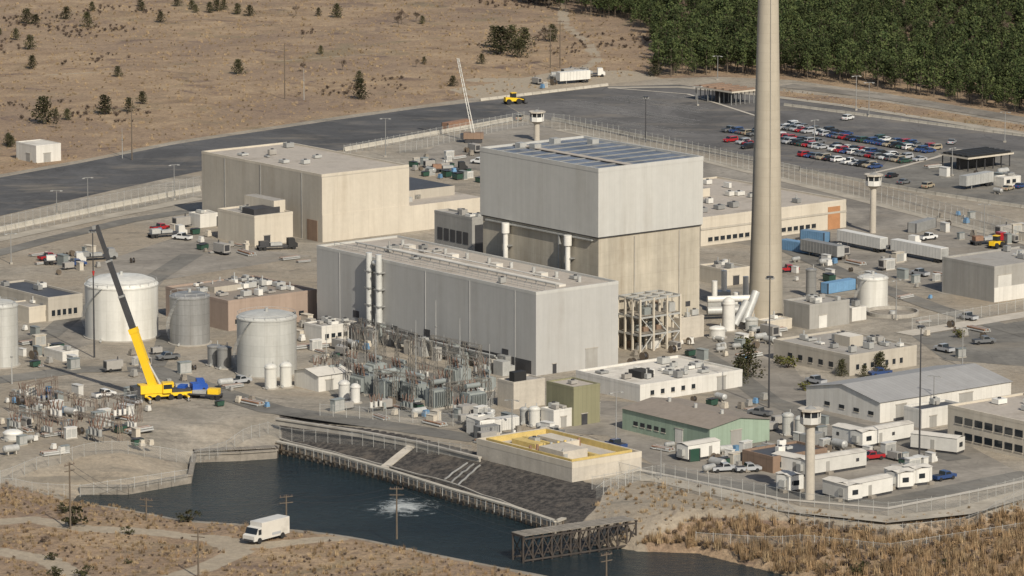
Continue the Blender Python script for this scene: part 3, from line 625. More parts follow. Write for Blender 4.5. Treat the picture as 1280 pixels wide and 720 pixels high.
def guard_tower(px,base,top,r=1.0):
    h=hgt(px,base,top); x,y=W(px,base); mb=MB(); zc=h-4.2
    mb.tube((0,0,-.3),(0,0,zc),r,r*.95,'concrete_light','shaft',20); mb.tube((0,0,zc-.8),(0,0,zc),r,2.1,'concrete_light','corbel',8,True,False)
    mb.tube((0,0,zc),(0,0,zc+1.3),2.1,2.1,'white_paint','cab_wall',8,True,False); mb.tube((0,0,zc+1.3),(0,0,zc+2.6),1.9,1.9,'glass','cab_windows',8,True,False)
    for k in range(8):
        a=2*math.pi*k/8; mb.beam((2*math.cos(a),2*math.sin(a),zc+1.2),(2*math.cos(a),2*math.sin(a),zc+2.7),.18,'white_paint','mullions')
    mb.tube((0,0,zc+2.6),(0,0,zc+3.0),2.6,2.6,'concrete_light','roof',8,True,False); mb.tube((0,0,zc+3),(0,0,zc+3.5),1.2,.3,'steel','roof_cap',8)
    mb.tube((.5,0,zc+3.4),(.5,0,h),.05,.05,'steel','antenna',5); mb.build('guard_tower',(x,y,0))
guard_tower(1012,624,503); guard_tower(1091,291,212,.85); guard_tower(671,176,134,.9)
def pole(px,base,top,kind='light',z=0):
    h=hgt(px,base,top,z)-z; x,y=W(px,base,z); mb=MB()
    if kind=='light':
        mb.tube((0,0,-.3),(0,0,h),.16,.09,'steel','pole',8); mb.box(-.35,.35,-.35,.35,-.2,.5,'concrete','base')
        mb.beam((-1.3,0,h),(1.3,0,h),.12,'steel','arm')
        for q in (-1.3,1.3): mb.box(q-.35,q+.35,-.2,.2,h-.22,h-.05,'galv','lamp_head',bottom=True)
        n='street_lamp'
    elif kind=='mast':
        mb.tube((0,0,-.3),(0,0,h),.22,.11,'dark_metal','pole',8); mb.tube((0,0,h-.1),(0,0,h+.1),.8,.8,'dark_metal','lamp_ring',12)
        for k in range(6): a=k*math.pi/3; mb.box(.8*math.cos(a)-.2,.8*math.cos(a)+.2,.8*math.sin(a)-.2,.8*math.sin(a)+.2,h-.5,h-.15,'steel','lamp_head',bottom=True)
        n='high_mast_light'
    elif kind=='thin':
        mb.tube((0,0,-.3),(0,0,h),.14,.05,'galv','pole',6); mb.tube((0,0,h*.6),(0,0,h*.6+.3),.25,.25,'steel','collar',6); n='lightning_mast'
    else:
        mb.tube((0,0,-.3),(0,0,h),.2,.13,'wood_pole','pole',8)
        for k in (0,1.2): mb.beam((-1.4,0,h-.5-k),(1.4,0,h-.5-k),.16,'wood_pole','crossarm')
        for q in (-1.2,-.4,.4,1.2): mb.tube((q,0,h-.45),(q,0,h-.1),.07,.05,'insulator','insulators',6)
        n='utility_pole'
    mb.build(n,(x,y,z),random.uniform(-.6,.9)); return (x,y,z+h)
for p in ((356,124,55,'u'),(165,200,134,'u'),(118,447,288,'mast'),(807,178,121,'mast'),(961,510,346,'mast'),(1149,578,408,'mast'),
 (482,196,148,'light'),(71,268,238,'light'),(110,262,222,'light'),(218,250,206,'light'),(153,198,160,'thin'),(1070,138,95,'light'),(1086,146,103,'light'),(872,132,108,'light'),(897,100,70,'light'),(1018,182,150,'light'),
 (700,85,25,'u'),(688,85,35,'u'),(1256,178,140,'light'),(1190,220,185,'light'),(314,262,190,'thin'),(1167,520,470,'light'),(770,560,490,'light'),(826,600,560,'light'),(640,545,500,'light'),
 (545,460,375,'thin'),(470,480,392,'thin'),(520,485,400,'thin'),(575,490,398,'thin'),(440,470,410,'thin'),(408,455,405,'thin'),(612,490,430,'thin'),(15,480,425,'thin'),(1120,400,350,'light'),(1230,300,255,'light'),(1203,458,410,'light'),(380,125,85,'thin'),(14,330,292,'light')): pole(*p)
tops=[pole(496,672,608,'u',-3.5),pole(358,655,618,'u',-3),pole(248,722,660,'u',-3),pole(183,650,622,'u',-3),pole(88,660,578,'u',-3),pole(758,735,690,'u',-3)]
mb=MB()
def wire(a,b,sag=1.2):
    a=Vector(a);b=Vector(b); pr=a
    for i in range(1,13):
        t_=i/12; q=a.lerp(b,t_)-Vector((0,0,sag*4*t_*(1-t_))); mb.tube(pr,q,.03,.03,'dark_metal','wire',4,False); pr=q
for i,j in ((0,1),(1,3),(3,4),(0,5),(1,2)): wire(tops[i],tops[j]); wire(Vector(tops[i])-Vector((0,0,1.2)),Vector(tops[j])-Vector((0,0,1.2)))
mb.build('overhead_wires')
def fence(pts,z=0,h=2.6,name='chain_link_fence'):
    mb=MB(); P=[Vector((*p,0)) for p in wpoly(pts,z)]
    for a,b in zip(P[:-1],P[1:]):
        L=(b-a).length; n=max(1,int(L/3)); za=lambda p: max(gz(p.x,p.y),-3.5) if z<=0 else z
        for k in range(n):
            p=a.lerp(b,k/n); q=a.lerp(b,(k+1)/n); zp,zq=za(p),za(q)
            mb.beam((p.x,p.y,zp-.2),(p.x,p.y,zp+h+.3),.09,'galv','posts'); mb.beam((p.x,p.y,zp+h),(q.x,q.y,zq+h),.06,'galv','rails')
            mb.face([(p.x,p.y,zp+.05),(q.x,q.y,zq+.05),(q.x,q.y,zq+h),(p.x,p.y,zp+h)],'chain_link','mesh_panels')
    mb.build(name)
def barrier(pts,h=1.0,wd=.6):
    mb=MB(); P=[Vector((*p,0)) for p in wpoly(pts)]
    for a,b in zip(P[:-1],P[1:]):
        L=(b-a).length; n=max(1,int(L/3.7)); d=(b-a).normalized(); sN=Vector((-d.y,d.x,0))
        for k in range(n):
            p=a+d*(L*k/n+.06); q=a+d*(L*(k+1)/n-.06)
            for (w0,z0,w1,z1) in ((wd,0,wd*.6,h*.35),(wd*.6,h*.35,wd*.35,h)):
                for sg in (1,-1):
                    mb.face([p+sN*sg*w0/2+Vector((0,0,z0)),q+sN*sg*w0/2+Vector((0,0,z0)),q+sN*sg*w1/2+Vector((0,0,z1)),p+sN*sg*w1/2+Vector((0,0,z1))],'barrier')
            u=Vector((0,0,h)); mb.face([p+sN*wd*.175+u,q+sN*wd*.175+u,q-sN*wd*.175+u,p-sN*wd*.175+u],'barrier')
    mb.build('concrete_barrier')
fence([(-40,304),(120,270),(250,244)]); fence([(-40,292),(120,258),(250,232)]); fence([(500,192),(660,156),(700,162),(880,200),(1060,243),(1240,292),(1330,318)]); fence([(430,193),(655,150),(705,154),(880,192),(1060,234),(1250,284),(1330,306)])
barrier([(-40,298),(120,264),(250,238)],1.4,.9); barrier([(430,189),(640,151)],1.2,.9); barrier([(690,150),(880,188),(1000,212)],1.,.8); barrier([(1290,262),(1170,244),(1000,214)],.9,.7); barrier([(600,126),(760,107)],.8,.7); barrier([(980,132),(1290,172)],.8,.6)
fence([(-30,592),(120,568),(240,560),(335,530),(440,545),(590,572)]); fence([(0,600),(100,605),(235,585)],-1,2.2); fence([(740,612),(830,596),(1000,632),(1110,645),(1200,634),(1300,606)]); fence([(820,608),(1000,645),(1110,658),(1200,648),(1300,620)])
fence([(360,556),(480,590),(640,640),(700,656)],-2.5,1.2,'guard_railing'); fence([(190,500),(10,530)]); fence([(400,520),(600,535),(620,500)])
fence([(1140,412),(1290,386)]); fence([(870,660),(1000,668),(1110,680),(1300,650)],-1,1.6); fence([(760,590),(800,600),(745,622)])
def trestle(name,p1,p2,wd,zt,zb,mat='wood_dark',deck='deck',step=2.2,brace=True):
    a=Vector((*W(*p1,zb),0));b=Vector((*W(*p2,zb),0)); L=(b-a).length; rot=math.atan2(b.y-a.y,b.x-a.x); mb=MB(); n=int(L/step)
    for k in range(n+1):
        x=L*k/n
        for y in (0,wd): mb.tube((x,y,-3+zb-zb),(x,y,zt-zb),.22,.2,mat,'piles',7)
        mb.beam((x,-.3,zt-zb),(x,wd+.3,zt-zb),.32,mat,'caps')
        if k<n and brace:
            x2=L*(k+1)/n
            for y in (-.22,wd+.22):
                mb.beam((x,y,.6),(x2,y,zt-zb-.5),.16,mat,'braces'); mb.beam((x2,y,.6),(x,y,zt-zb-.5),.16,mat,'braces')
    for y in (-.25,wd+.25):
        for z in (.5,zt-zb-.4): mb.beam((0,y,z),(L,y,z),.22,mat,'walers',.3)
    for k in range(int(L/.5)): mb.box(k*.5,k*.5+.44,-.5,wd+.5,zt-zb+.18,zt-zb+.26+random.uniform(0,.05),deck,'deck')
    mb.build(name,(a.x,a.y,zb),rot)
trestle('timber_pier',(654,704),(795,683),3.6,.2,-5); trestle('intake_dock',(244,577),(347,572),2,-3.0,-5,step=4,brace=False)
def bankline(name,pts,wd,mat,lift=.25,tube=False):
    mb=MB(); P=[]
    for q in pts:
        x,y=W(q[0],q[1],q[2]); P.append(Vector((x,y,gz(x,y)+lift)))
    for a,b in zip(P[:-1],P[1:]):
        n=6
        for k in range(n):
            u=a.lerp(b,k/n);v=a.lerp(b,(k+1)/n); u.z=gz(u.x,u.y)+lift; v.z=gz(v.x,v.y)+lift
            mb.tube(u,v,wd,wd,mat,'run',10) if tube else mb.beam(u,v,wd,mat,'treads',.25)
    mb.build(name)
bankline('bank_stairway',[(522,552,0),(480,585,-3)],2.0,'concrete_light')
for k in range(3): bankline('discharge_pipe',[(584+k*8,577+k*2,-.3),(556+k*8,603+k*3,-3)],.22,'steel',.25,True)
bankline('bank_kerb',[(350,541,-1.5),(450,566,-1.5),(560,596,-1.5),(690,640,-1.5)],.35,'concrete')
# ------------------------------------------------------------------ vehicles
def MBjoin(mb,name='vehicle'):
    n=MB(); d=n.p('body')
    for part,e in mb.P.items():
        o=len(d['v']); d['v']+=e['v']; d['f']+=[tuple(i+o for i in f) for f in e['f']]; d['uv']+=e['uv']; d['s']+=e['s']
        mi=[n._m(d,m) for m in e['mats']]; d['m']+=[mi[k] for k in e['m']]
    return n.meshes(name)
def car_proto(col,suv):
    mb=MB(); hh=1.75 if suv else 1.45
    if suv: prof=[(-2.3,.35),(2.3,.35),(2.35,.8),(2.2,1.0),(1.25,1.1),(.65,hh-.05),(-1.9,hh),(-2.25,1.15),(-2.35,.8)]
    else: prof=[(-2.3,.3),(2.3,.3),(2.35,.65),(2.15,.82),(1.15,.95),(.4,hh-.03),(-.9,hh),(-1.6,1.02),(-2.25,.95),(-2.35,.6)]
    mb.prism(prof,-.88,.88,col,'body',{4:'glass',6:'glass'})
    for y in (-.895,.885):
        if suv: w_=[(-1.85,1.1),(1.05,1.12),(.6,hh-.18),(-1.75,hh-.15)]
        else: w_=[(-1.4,1.0),(.95,.98),(.35,hh-.15),(-.85,hh-.12)]
        mb.prism(w_,y,y+.01,'glass','windows')
    for x in (-1.4,1.4):
        for y in (-.9,.7): mb.tube((x,y,.34),(x,y+.2,.34),.34,.34,'tire','wheels',12)
    mb.box(2.33,2.38,-.7,-.4,.6,.75,'line_paint','lights'); mb.box(2.33,2.38,.4,.7,.6,.75,'line_paint','lights'); mb.box(-2.38,-2.33,-.8,-.5,.65,.85,'red_paint','lights'); mb.box(-2.38,-2.33,.5,.8,.65,.85,'red_paint','lights')
    return MBjoin(mb)
CARS=[car_proto(c,s) for c,_ in CARC for s in (0,1)]
WTS=[2.5,3,4,5,3,4,2.5,3.5,3.5,3,3.5,3.5,1,1,.8,1]
def pickup_proto(col):
    mb=MB(); mb.prism([(-2.7,.45),(2.7,.45),(2.72,1.0),(2.5,1.12),(1.4,1.18),(.85,1.85),(-.45,1.85),(-.6,1.15),(-2.7,1.15)],-.95,.95,col,'body',{4:'glass',6:'glass'})
    mb.box(-2.55,-.7,-.8,.8,1.16,1.17,'dark_metal','bed')
    for y in (-.96,.95): mb.prism([(-.35,1.2),(1.2,1.2),(.8,1.72),(-.3,1.72)],y,y+.01,'glass','windows')
    for x in (-1.7,1.7):
        for y in (-1,.78): mb.tube((x,y,.4),(x,y+.22,.4),.4,.4,'tire','wheels',12)
    return MBjoin(mb)
PICK=[pickup_proto(c) for c in ('car_white','car_grey','car_silver','car_blue','car_red')]
def inpx(px,py,poly): 
    r=False;n=len(poly)
    for i in range(n):
        x1,y1=poly[i];x2,y2=poly[(i+1)%n]
        if (y1>py)!=(y2>py) and px<(x2-x1)*(py-y1)/(y2-y1)+x1: r=not r
    return r
def lot(pxpoly,occ,rows):
    P=wpoly(pxpoly); xs_=[p[0]*BX[0]+p[1]*BX[1] for p in P]; ys_=[p[0]*AX[0]+p[1]*AX[1] for p in P]
    u=min(xs_); i=0; lines=MB()
    while u<max(xs_):
        v=min(ys_)
        while v<max(ys_):
            x=u*BX[0]+v*AX[0];y=u*BX[1]+v*AX[1]
            if inpx(x,y,P):
                l0=Vector((x-AX[0]*1.4-BX[0]*2.6,y-AX[1]*1.4-BX[1]*2.6,.045)); l1=l0+Vector((BX[0]*5.2,BX[1]*5.2,0)); q=Vector((AX[0]*.12,AX[1]*.12,0))
                lines.face([l0,l1,l1+q,l0+q],'line_paint')
                if random.random()<occ and not blocked(x,y,2):
                    ms=random.choices(CARS,WTS)[0] if random.random()>.12 else random.choice(PICK)
                    place('parked_car',ms,(x+random.uniform(-.3,.3),y+random.uniform(-.2,.2),.04),ROT+(math.pi if random.random()<.5 else 0)+random.uniform(-.03,.03))
            v+=2.8
        u+= 5.6 if i%2==0 else 14.; i+=1
    if lines.P: lines.build('parking_stall_lines')
lot([(972,158),(1010,155),(1130,176),(1175,188),(1150,203),(1085,214),(1040,206),(985,190),(974,175)],.82,0)
lot([(893,170),(925,157),(960,163),(955,178),(935,186)],.6,0)
lot([(690,125),(840,115),(880,130),(860,170),(760,155)],0,0)
for px,py,a in ((1115,222,.3),(1130,230,.2),(1160,235,.3),(650,150,.7),(1060,150,.3),(1190,180,.6),(1245,195,.3),(1275,235,.3),(1260,238,.3)): place('parked_car',random.choice(CARS),(*W(px,py),.07),ROT+a)
def oriented(p1,p2):
    a=Vector(W(*p1));b=Vector(W(*p2)); return a,(b-a).length,math.atan2(b.y-a.y,b.x-a.x)
def semi(p1,p2,mat='white_paint',wd=2.6,h=4.0):
    a,L,r=oriented(p1,p2); mb=MB(); mb.box(0,L,0,wd,1.15,h,mat,'box',bottom=True); mb.box(.2,L-.2,.4,wd-.4,.85,1.15,'dark_metal','chassis')
    for k in range(int(L/1.2)): mb.box(.4+k*1.2,.46+k*1.2,-.04,0,1.2,h-.1,'galv','ribs')
    for x in (L-1.2,L-2.5):
        for y in (.05,wd-.35): mb.tube((x,y,.5),(x,y+.3,.5),.5,.5,'tire','wheels',14)
    for y in (.3,wd-.5): mb.box(L*.22,L*.22+.2,y,y+.2,0,1.15,'steel','landing_gear')
    mb.box(L,L+.05,.1,wd-.1,1.2,h-.1,'galv','doors'); mb.build('semi_trailer',(a.x,a.y,0),r); FOOT.append(((a.x,a.y),L,wd,(math.cos(r),math.sin(r))))
def otrailer(p1,p2,mat='white_paint',wd=3.6,h=3.5):
    a,L,r=oriented(p1,p2); mb=MB(); mb.box(0,L,0,wd,.6,h,mat,'walls',bottom=True); mb.box(.1,L-.1,.2,wd-.2,0,.6,'dark_metal','skirt')
    mb.face([(-.15,-.15,h),(L+.15,-.15,h),(L+.15,wd/2,h+.35),(-.15,wd/2,h+.35)],'roof_white','roof'); mb.face([(-.15,wd+.15,h),(L+.15,wd+.15,h),(L+.15,wd/2,h+.35),(-.15,wd/2,h+.35)],'roof_white','roof')
    n=max(2,int(L/3.6))
    for k in range(n):
        x=L*(k+.3)/n
        if k%3==1: mb.box(x,x+.9,-.05,0,.7,2.7,'grey_wall','door'); mb.box(x-.2,x+1.2,-1.1,-.0,0,.65,'deck','steps')
        elif (k+int(L))%2: mb.box(x,x+.8,-.05,0,1.7,2.4,'dark_metal','windows')
    mb.box(-.7,0,wd*.3,wd*.7,1.2,2.6,'galv','ac_unit'); mb.box(L,L+.05,wd*.3,wd*.7,1.5,2.5,'glass','windows')
    mb.build('office_trailer',(a.x,a.y,0),r); FOOT.append(((a.x,a.y),L,wd,(math.cos(r),math.sin(r))))
def container(p1,p2,mat='blue_paint',wd=2.5,h=2.7):
    a,L,r=oriented(p1,p2); mb=MB(); mb.box(0,L,0,wd,.1,h,mat,'body',bottom=True)
    for k in range(int(L/.6)): mb.box(.2+k*.6,.45+k*.6,-.05,0,.3,h-.2,mat,'corrugations')
    for x in (-.06,L-.14):
        for y in (-.07,wd-.13): mb.box(x,x+.2,y,y+.2,0,h+.04,'dark_metal','corner_posts')
    mb.build('shipping_container',(a.x,a.y,0),r); FOOT.append(((a.x,a.y),L,wd,(math.cos(r),math.sin(r))))
semi((1046,306),(1100,317)); semi((1113,318),(1176,330)); semi((1000,318),(1046,327),'steel'); semi((700,106),(738,103),'white_paint'); semi((1208,238),(1242,232),'galv')
container((975,312),(1014,318)); container((1035,368),(1070,362)); container((1000,300),(1030,304)); container((1145,292),(1170,285),'steel'); container((250,275),(272,283),'white_paint'); container((560,165),(590,160),'rust')
otrailer((1040,552),(1078,561)); otrailer((1078,561),(1142,549)); otrailer((1138,562),(1196,569)); otrailer((965,588),(1005,596)); otrailer((1008,597),(1083,585)); otrailer((1028,620),(1060,629)); otrailer((1062,628),(1116,617)); otrailer((1105,606),(1122,613)); otrailer((1124,613),(1143,609)); otrailer((1128,603),(1143,608)); otrailer((1145,608),(1165,604)); otrailer((970,612),(986,617)); otrailer((988,617),(1000,614))
otrailer((583,540),(600,546)); otrailer((860,578),(900,571)); container((845,572),(862,578),'car_green'); container((880,560),(905,556),'rust'); container((620,540),(650,536),'white_paint'); container((600,550),(625,547),'steel')
otrailer((720,528),(750,523)); container((1010,560),(1030,556),'steel')
def step_van():
    z=-3.2; a=Vector(W(318,684,z)); b_=Vector(W(362,673,z)); r=math.atan2(b_.y-a.y,b_.x-a.x); L=(b_-a).length; mb=MB(); k=L/8
    mb.prism([(0,.5),(0,1.3),(.5,1.5),(.9,2.4),(1.7,2.5),(1.7,3.2),(8,3.2),(8,.6)],0,2.4,'white_paint','body',{2:'glass'})
    mb.box(1.72,7.95,-.03,0,.75,3.1,'roof_white','cargo_panel')
    for x in (1.2,6.4):
        for y in (-.05,2.15): mb.tube((x,y,.48),(x,y+.3,.48),.48,.48,'tire','wheels',14)
    mb.box(.95,1.6,-.04,0,1.4,2.2,'glass','door_window'); mb.box(-.1,0,.2,2.2,.45,.75,'dark_metal','bumper'); mb.box(4,6,-.05,-.03,.9,1.3,'car_silver','stripe')
    mb.build('delivery_truck',(a.x,a.y,gz(a.x,a.y)+.05),r,k)
step_van()
def crane():
    x,y=W(190,500); mb=MB()
    mb.box(-2,11,-1.4,1.4,.9,1.6,'crane_yellow','carrier',bottom=True)
    for q in (-1,1,4,6,8.2,10):
        for s_ in (-1.5,1.1): mb.tube((q,s_,.65),(q,s_+.4,.65),.65,.65,'tire','wheels',14)
    mb.prism([(9,1.6),(11.3,1.6),(11.3,2.4),(10.9,3.2),(9,3.2)],-1.3,1.3,'blue_dark','carrier_cab',{2:'glass'})
    mb.box(-3,2.4,-1.5,1.5,1.7,3.6,'crane_yellow','superstructure'); mb.box(-4.6,-3,-1.6,1.6,1.7,3.3,'dark_metal','counterweight'); mb.box(2,4,-2,-.7,1.7,3.9,'crane_yellow','operator_cab'); mb.box(2.1,4.04,-2.03,-.8,2.6,3.6,'glass','cab_glass')
    mb.box(4.4,8.6,-1.2,1.2,1.61,2.3,'dark_metal','deck_gear')
    for q in (-1.8,7):
        mb.box(q,q+.5,-4,4,.8,1.1,'crane_yellow','outriggers',bottom=True)
        for s_ in (-3.9,3.9): mb.tube((q+.25,s_,0),(q+.25,s_,1.0),.15,.15,'galv','outriggers',8); mb.tube((q+.25,s_,-.05),(q+.25,s_,.1),.5,.5,'dark_metal','outriggers',10)
    o=mb.build('truck_crane',(x,y,0),.35)
    bm_=MB(); h=hgt(190,496,280); dx=(124-190)/5.55
    P0=Vector((.3,0,3.2)); P1=Vector((dx,2.0,h)); d=(P1-P0)
    def q(t_): return P0+d*t_
    bm_.beam(q(0),q(.34),1.7,'crane_yellow','boom_base',1.7); bm_.beam(q(.33),q(.36),1.9,'crane_yellow','boom_collar',1.9)
    bm_.beam(q(.34),q(.56),1.25,'dark_metal','boom_section',1.25); bm_.beam(q(.56),q(.78),1.05,'dark_metal','boom_section',1.05); bm_.beam(q(.78),q(1),.85,'dark_metal','boom_section',.85)
    for t_ in (.56,.78): bm_.beam(q(t_-.008),q(t_+.004),1.35,'steel','boom_collar',1.35)
    bm_.beam(q(.99),q(1)+Vector((-.9,0,-.6)),.8,'steel','boom_head',.8); e=q(1)+Vector((-.8,0,-.5)); bm_.tube(e,e-Vector((0,0,h*.25)),.04,.04,'dark_metal','hoist_rope',5); bm_.tube(e-Vector((0,0,h*.25)),e-Vector((0,0,h*.25+1)),.3,.15,'red_paint','hook_block',8)
    bm_.tube(Vector((2.2,0,2.8)),q(.25),.28,.22,'galv','luff_cylinder',8)
    for part,me_ in bm_.meshes('truck_crane'):
        c_=bpy.data.objects.new(part,me_); scn.collection.objects.link(c_); c_.parent=o; c_.rotation_euler=(0,0,-.35)
crane()
def flatbed(px,py,r,cab='blue_dark',load='crane_yellow'):
    mb=MB(); mb.box(-5,3,-1.2,1.2,.9,1.2,'dark_metal','bed',bottom=True); mb.prism([(3.1,.6),(5.6,.6),(5.6,1.6),(5.0,1.8),(4.8,2.9),(3.1,2.9)],-1.15,1.15,cab,'cab',{3:'glass'})
    for q in (-4.4,-3.2,4.6):
        for s_ in (-1.2,.9): mb.tube((q,s_,.5),(q,s_+.3,.5),.5,.5,'tire','wheels',12)
    mb.box(-4.5,-2,-.9,.9,1.2,2.4,load,'load'); mb.box(-1.6,1.5,-.8,.8,1.2,1.9,'galv','load'); mb.build('flatbed_truck',(*W(px,py),0),r)
for a in ((228,490,.2),(250,498,2.9),(208,296,.5,'white_paint','galv'),(80,330,.2,'white_paint','white_paint'),(345,312,.3,'black','dark_metal'),(120,325,.4,'steel','steel'),(560,215,.2,'black','rust'),(1130,310,.8,'white_paint','galv'),(1235,305,.5,'car_red','rust'),(706,99,.1,'white_paint','galv'),(735,96,.1,'white_paint','white_paint')): flatbed(*a)
x,y=W(592,178); mb=MB(); h=hgt(592,178,74); dx=(572-592)/4.3
P0=Vector((0,0,2.5));P1=Vector((dx,2,h)); of=[Vector((a*.45,b*.45,0)) for a in (-1,1) for b in (-1,1)]
for o_ in of: mb.beam(P0+o_*.9,P1+o_*.5,.16,'white_paint','lattice_boom')
for k in range(16):
    a=P0.lerp(P1,k/16);b=P0.lerp(P1,(k+1)/16)
    for i,j in ((0,1),(1,3),(3,2),(2,0)): mb.beam(a+of[i]*.8,b+of[j]*.8,.09,'galv','lattice_boom')
mb.box(-3,3,-1.6,1.6,1.2,3,'brown_wall','house'); mb.box(-4,-3,-1.5,1.5,1.2,2.6,'dark_metal','counterweight')
for s_ in (-1.9,1.2): mb.prism([(-2.6,.3),(-2.2,0),(2.2,0),(2.6,.3),(2.6,.8),(2.2,1.1),(-2.2,1.1),(-2.6,.8)],s_,s_+.7,'dark_metal','tracks')
mb.build('crawler_crane',(x,y,0)); 
def loader(px,py,r,sc=1):
    mb=MB(); mb.prism([(-2.5,.9),(1.5,.9),(1.5,1.7),(0,1.9),(-2.5,2.1)],-.8,.8,'crane_yellow','chassis'); mb.box(-.6,.8,-.7,.7,1.9,3.2,'glass','cab'); mb.box(-.7,.9,-.8,.8,3.2,3.35,'crane_yellow','cab_roof')
    for q in (-1.6,1.5):
        for s_ in (-1.3,.8): mb.tube((q,s_,.8),(q,s_+.5,.8),.8,.8,'tire','wheels',14)
    for s_ in (-.7,.55): mb.beam((.8,s_,1.7),(3.2,s_,1.2),.22,'crane_yellow','arms')
    mb.prism([(3.1,.3),(4.2,.25),(4.3,.4),(3.4,.6),(3.3,1.6),(3.1,1.6)],-1.4,1.4,'dark_metal','bucket'); mb.build('wheel_loader',(*W(px,py),0),r,sc)
loader(641,130,.4,1.1); loader(1245,310,1)
for px,py in ((130,497),(300,480),(210,450),(62,500),(165,505),(60,325),(95,333),(200,288),(228,300),(870,560),(770,560),(905,590),(1090,575),(1020,480),(950,520),(1210,400),(1230,430),(1180,440),(600,205),(1150,345),(1160,300),(985,340),(1100,470),(1180,600),(690,545),(935,590),(1195,350)):
    x,y=W(px,py)
    if not blocked(x,y,1.5): place('pickup_truck',random.choice(PICK),(x,y,.1),random.choice([ROT,ROT+1.57,.3,2.6,3.6]))
# ------------------------------------------------------------------ electrical yard
def transformer_ms(sc=1):
    mb=MB(); mb.box(-2,2,-1.3,1.3,.4,3.6,'xfmr','tank'); mb.box(-2.3,2.3,-1.6,1.6,-.1,.4,'concrete','plinth')
    for k in range(9):
        x=-1.8+k*.42
        for y0_,y1_ in ((-2.1,-1.35),(1.35,2.1)): mb.box(x,x+.12,y0_,y1_,.8,3.3,'xfmr','radiators')
    mb.tube((-2,0,4.9),(1.4,0,4.9),.5,.5,'xfmr','conservator',12); mb.beam((-1.6,0,3.6),(-1.6,0,4.5),.15,'xfmr','conservator'); mb.beam((1,0,3.6),(1,0,4.5),.15,'xfmr','conservator')
    for x in (-1.2,0,1.2):
        mb.tube((x,.8,3.6),(x,1.3,5.8),.2,.12,'insulator','bushings',8)
        for z in (.3,.5,.7): mb.tube((x,.8+.5*z,3.6+2.2*z),(x,.8+.5*z+.03,3.6+2.2*z+.12),.3,.3,'insulator','bushings',8)
    mb.tube((2.4,-.8,0),(2.4,-.8,2.6),.35,.35,'galv','oil_tank',10); return mb.meshes('transformer')
TR=transformer_ms()
def breaker_ms(tk='galv'):
    mb=MB()
    for x in (-1.4,0,1.4):
        mb.tube((x,0,1.2),(x,0,2.6),.42,.42,tk,'tanks',10); mb.tube((x,-.2,2.6),(x,-.7,4.3),.14,.1,'insulator','bushings',8); mb.tube((x,.2,2.6),(x,.7,4.3),.14,.1,'insulator','bushings',8)
    for x in (-1.9,1.9):
        for y in (-.5,.5): mb.beam((x,y,0),(x,y,1.2),.14,'yard_steel','legs')
    mb.box(-2,2,-.6,.6,1.1,1.25,'yard_steel','frame'); mb.box(2,2.7,-.4,.4,.6,2,'xfmr','control_box'); return mb.meshes('breaker')
BR=[breaker_ms('galv'),breaker_ms('xfmr'),breaker_ms('white_paint')]
for px,py,sc in ((455,492,1.2),(486,498,1.25),(520,503,1.25),(548,510,1.2),(592,512,1.1),(500,478,1),(572,480,1.1),(470,470,.9),(420,482,.9),(606,488,.9)):
    x,y=W(px,py); place('power_transformer',TR,(x,y,0),ROT+random.choice([0,1.57]),sc)
for px,py in ((440,460),(530,475),(556,488),(400,470),(600,470),(510,515),(575,520),(470,515),(40,520),(70,528),(100,520),(60,545),(130,540),(150,525),(30,500),(90,545),(20,540),(165,540),(120,552),(55,508)):
    x,y=W(px,py); place('circuit_breaker',random.choice(BR),(x,y,0),ROT+random.choice([0,1.57]),random.uniform(.8,1.15))
def gantry(p1,p2,h,rusty=False,bays=3):
    a,L,r=oriented(p1,p2); mb=MB(); m='yard_rust' if rusty else 'yard_steel'
    for k in range(bays+1):
        x=L*k/bays
        for dx_ in (-.4,.4):
            for dy in (-.4,.4): mb.beam((x+dx_,dy,0),(x+dx_*.6,dy*.6,h),.1,m,'columns')
        n=int(h/1.2)
        for i in range(n):
            z=h*i/n; z2=h*(i+1)/n; sg=1 if i%2 else -1
            for dy in (-.38,.38): mb.beam((x-.38*sg,dy,z),(x+.38*sg,dy,z2),.06,m,'lacing')
    for dy in (-.35,.35):
        for dz in (0,-.8): mb.beam((0,dy,h+dz),(L,dy,h+dz),.1,m,'crossbeam')
    for i in range(int(L/.9)):
        x=i*.9; mb.beam((x,-.35,h-(.8 if i%2 else 0)),(min(x+.9,L),-.35,h-(0 if i%2 else .8)),.05,m,'lacing')
    for i in range(bays*2):
        x=L*(i+.5)/(bays*2); mb.tube((x,0,h-.8),(x,0,h-2.0),.11,.09,'insulator','insulators',7)
        if i%2: mb.tube((x,0,h),(x,0,h+.7),.09,.06,'steel','insulators',7)
    mb.build('switchyard_gantry',(a.x,a.y,0),r)
for g in (((432,455),(470,468),10),((480,470),(530,484),11),((545,486),(600,498),9),((450,440),(520,460),8),((405,478),(450,492),7),((540,462),(600,475),8),((470,500),(540,512),7),((560,512),(612,506),6)): gantry(*g)
for g in (((15,515),(60,527)),((65,510),(120,525)),((20,535),(80,548)),((95,540),(150,552)),((130,515),(175,527)),((30,505),(70,495))): gantry(*g,4.5,True,2)
mb=MB()
for k in range(14):
    a=Vector((*W(410+k*14,470+random.uniform(-15,25)),random.uniform(5,9))); b_=Vector((*W(430+k*13,480+random.uniform(-10,25)),random.uniform(4,9))); mb.tube(a,b_,.05,.05,'yard_steel','bus',6)
mb.build('bus_bars')
def proto(fn): mb=MB(); fn(mb); return MBjoin(mb,'item')
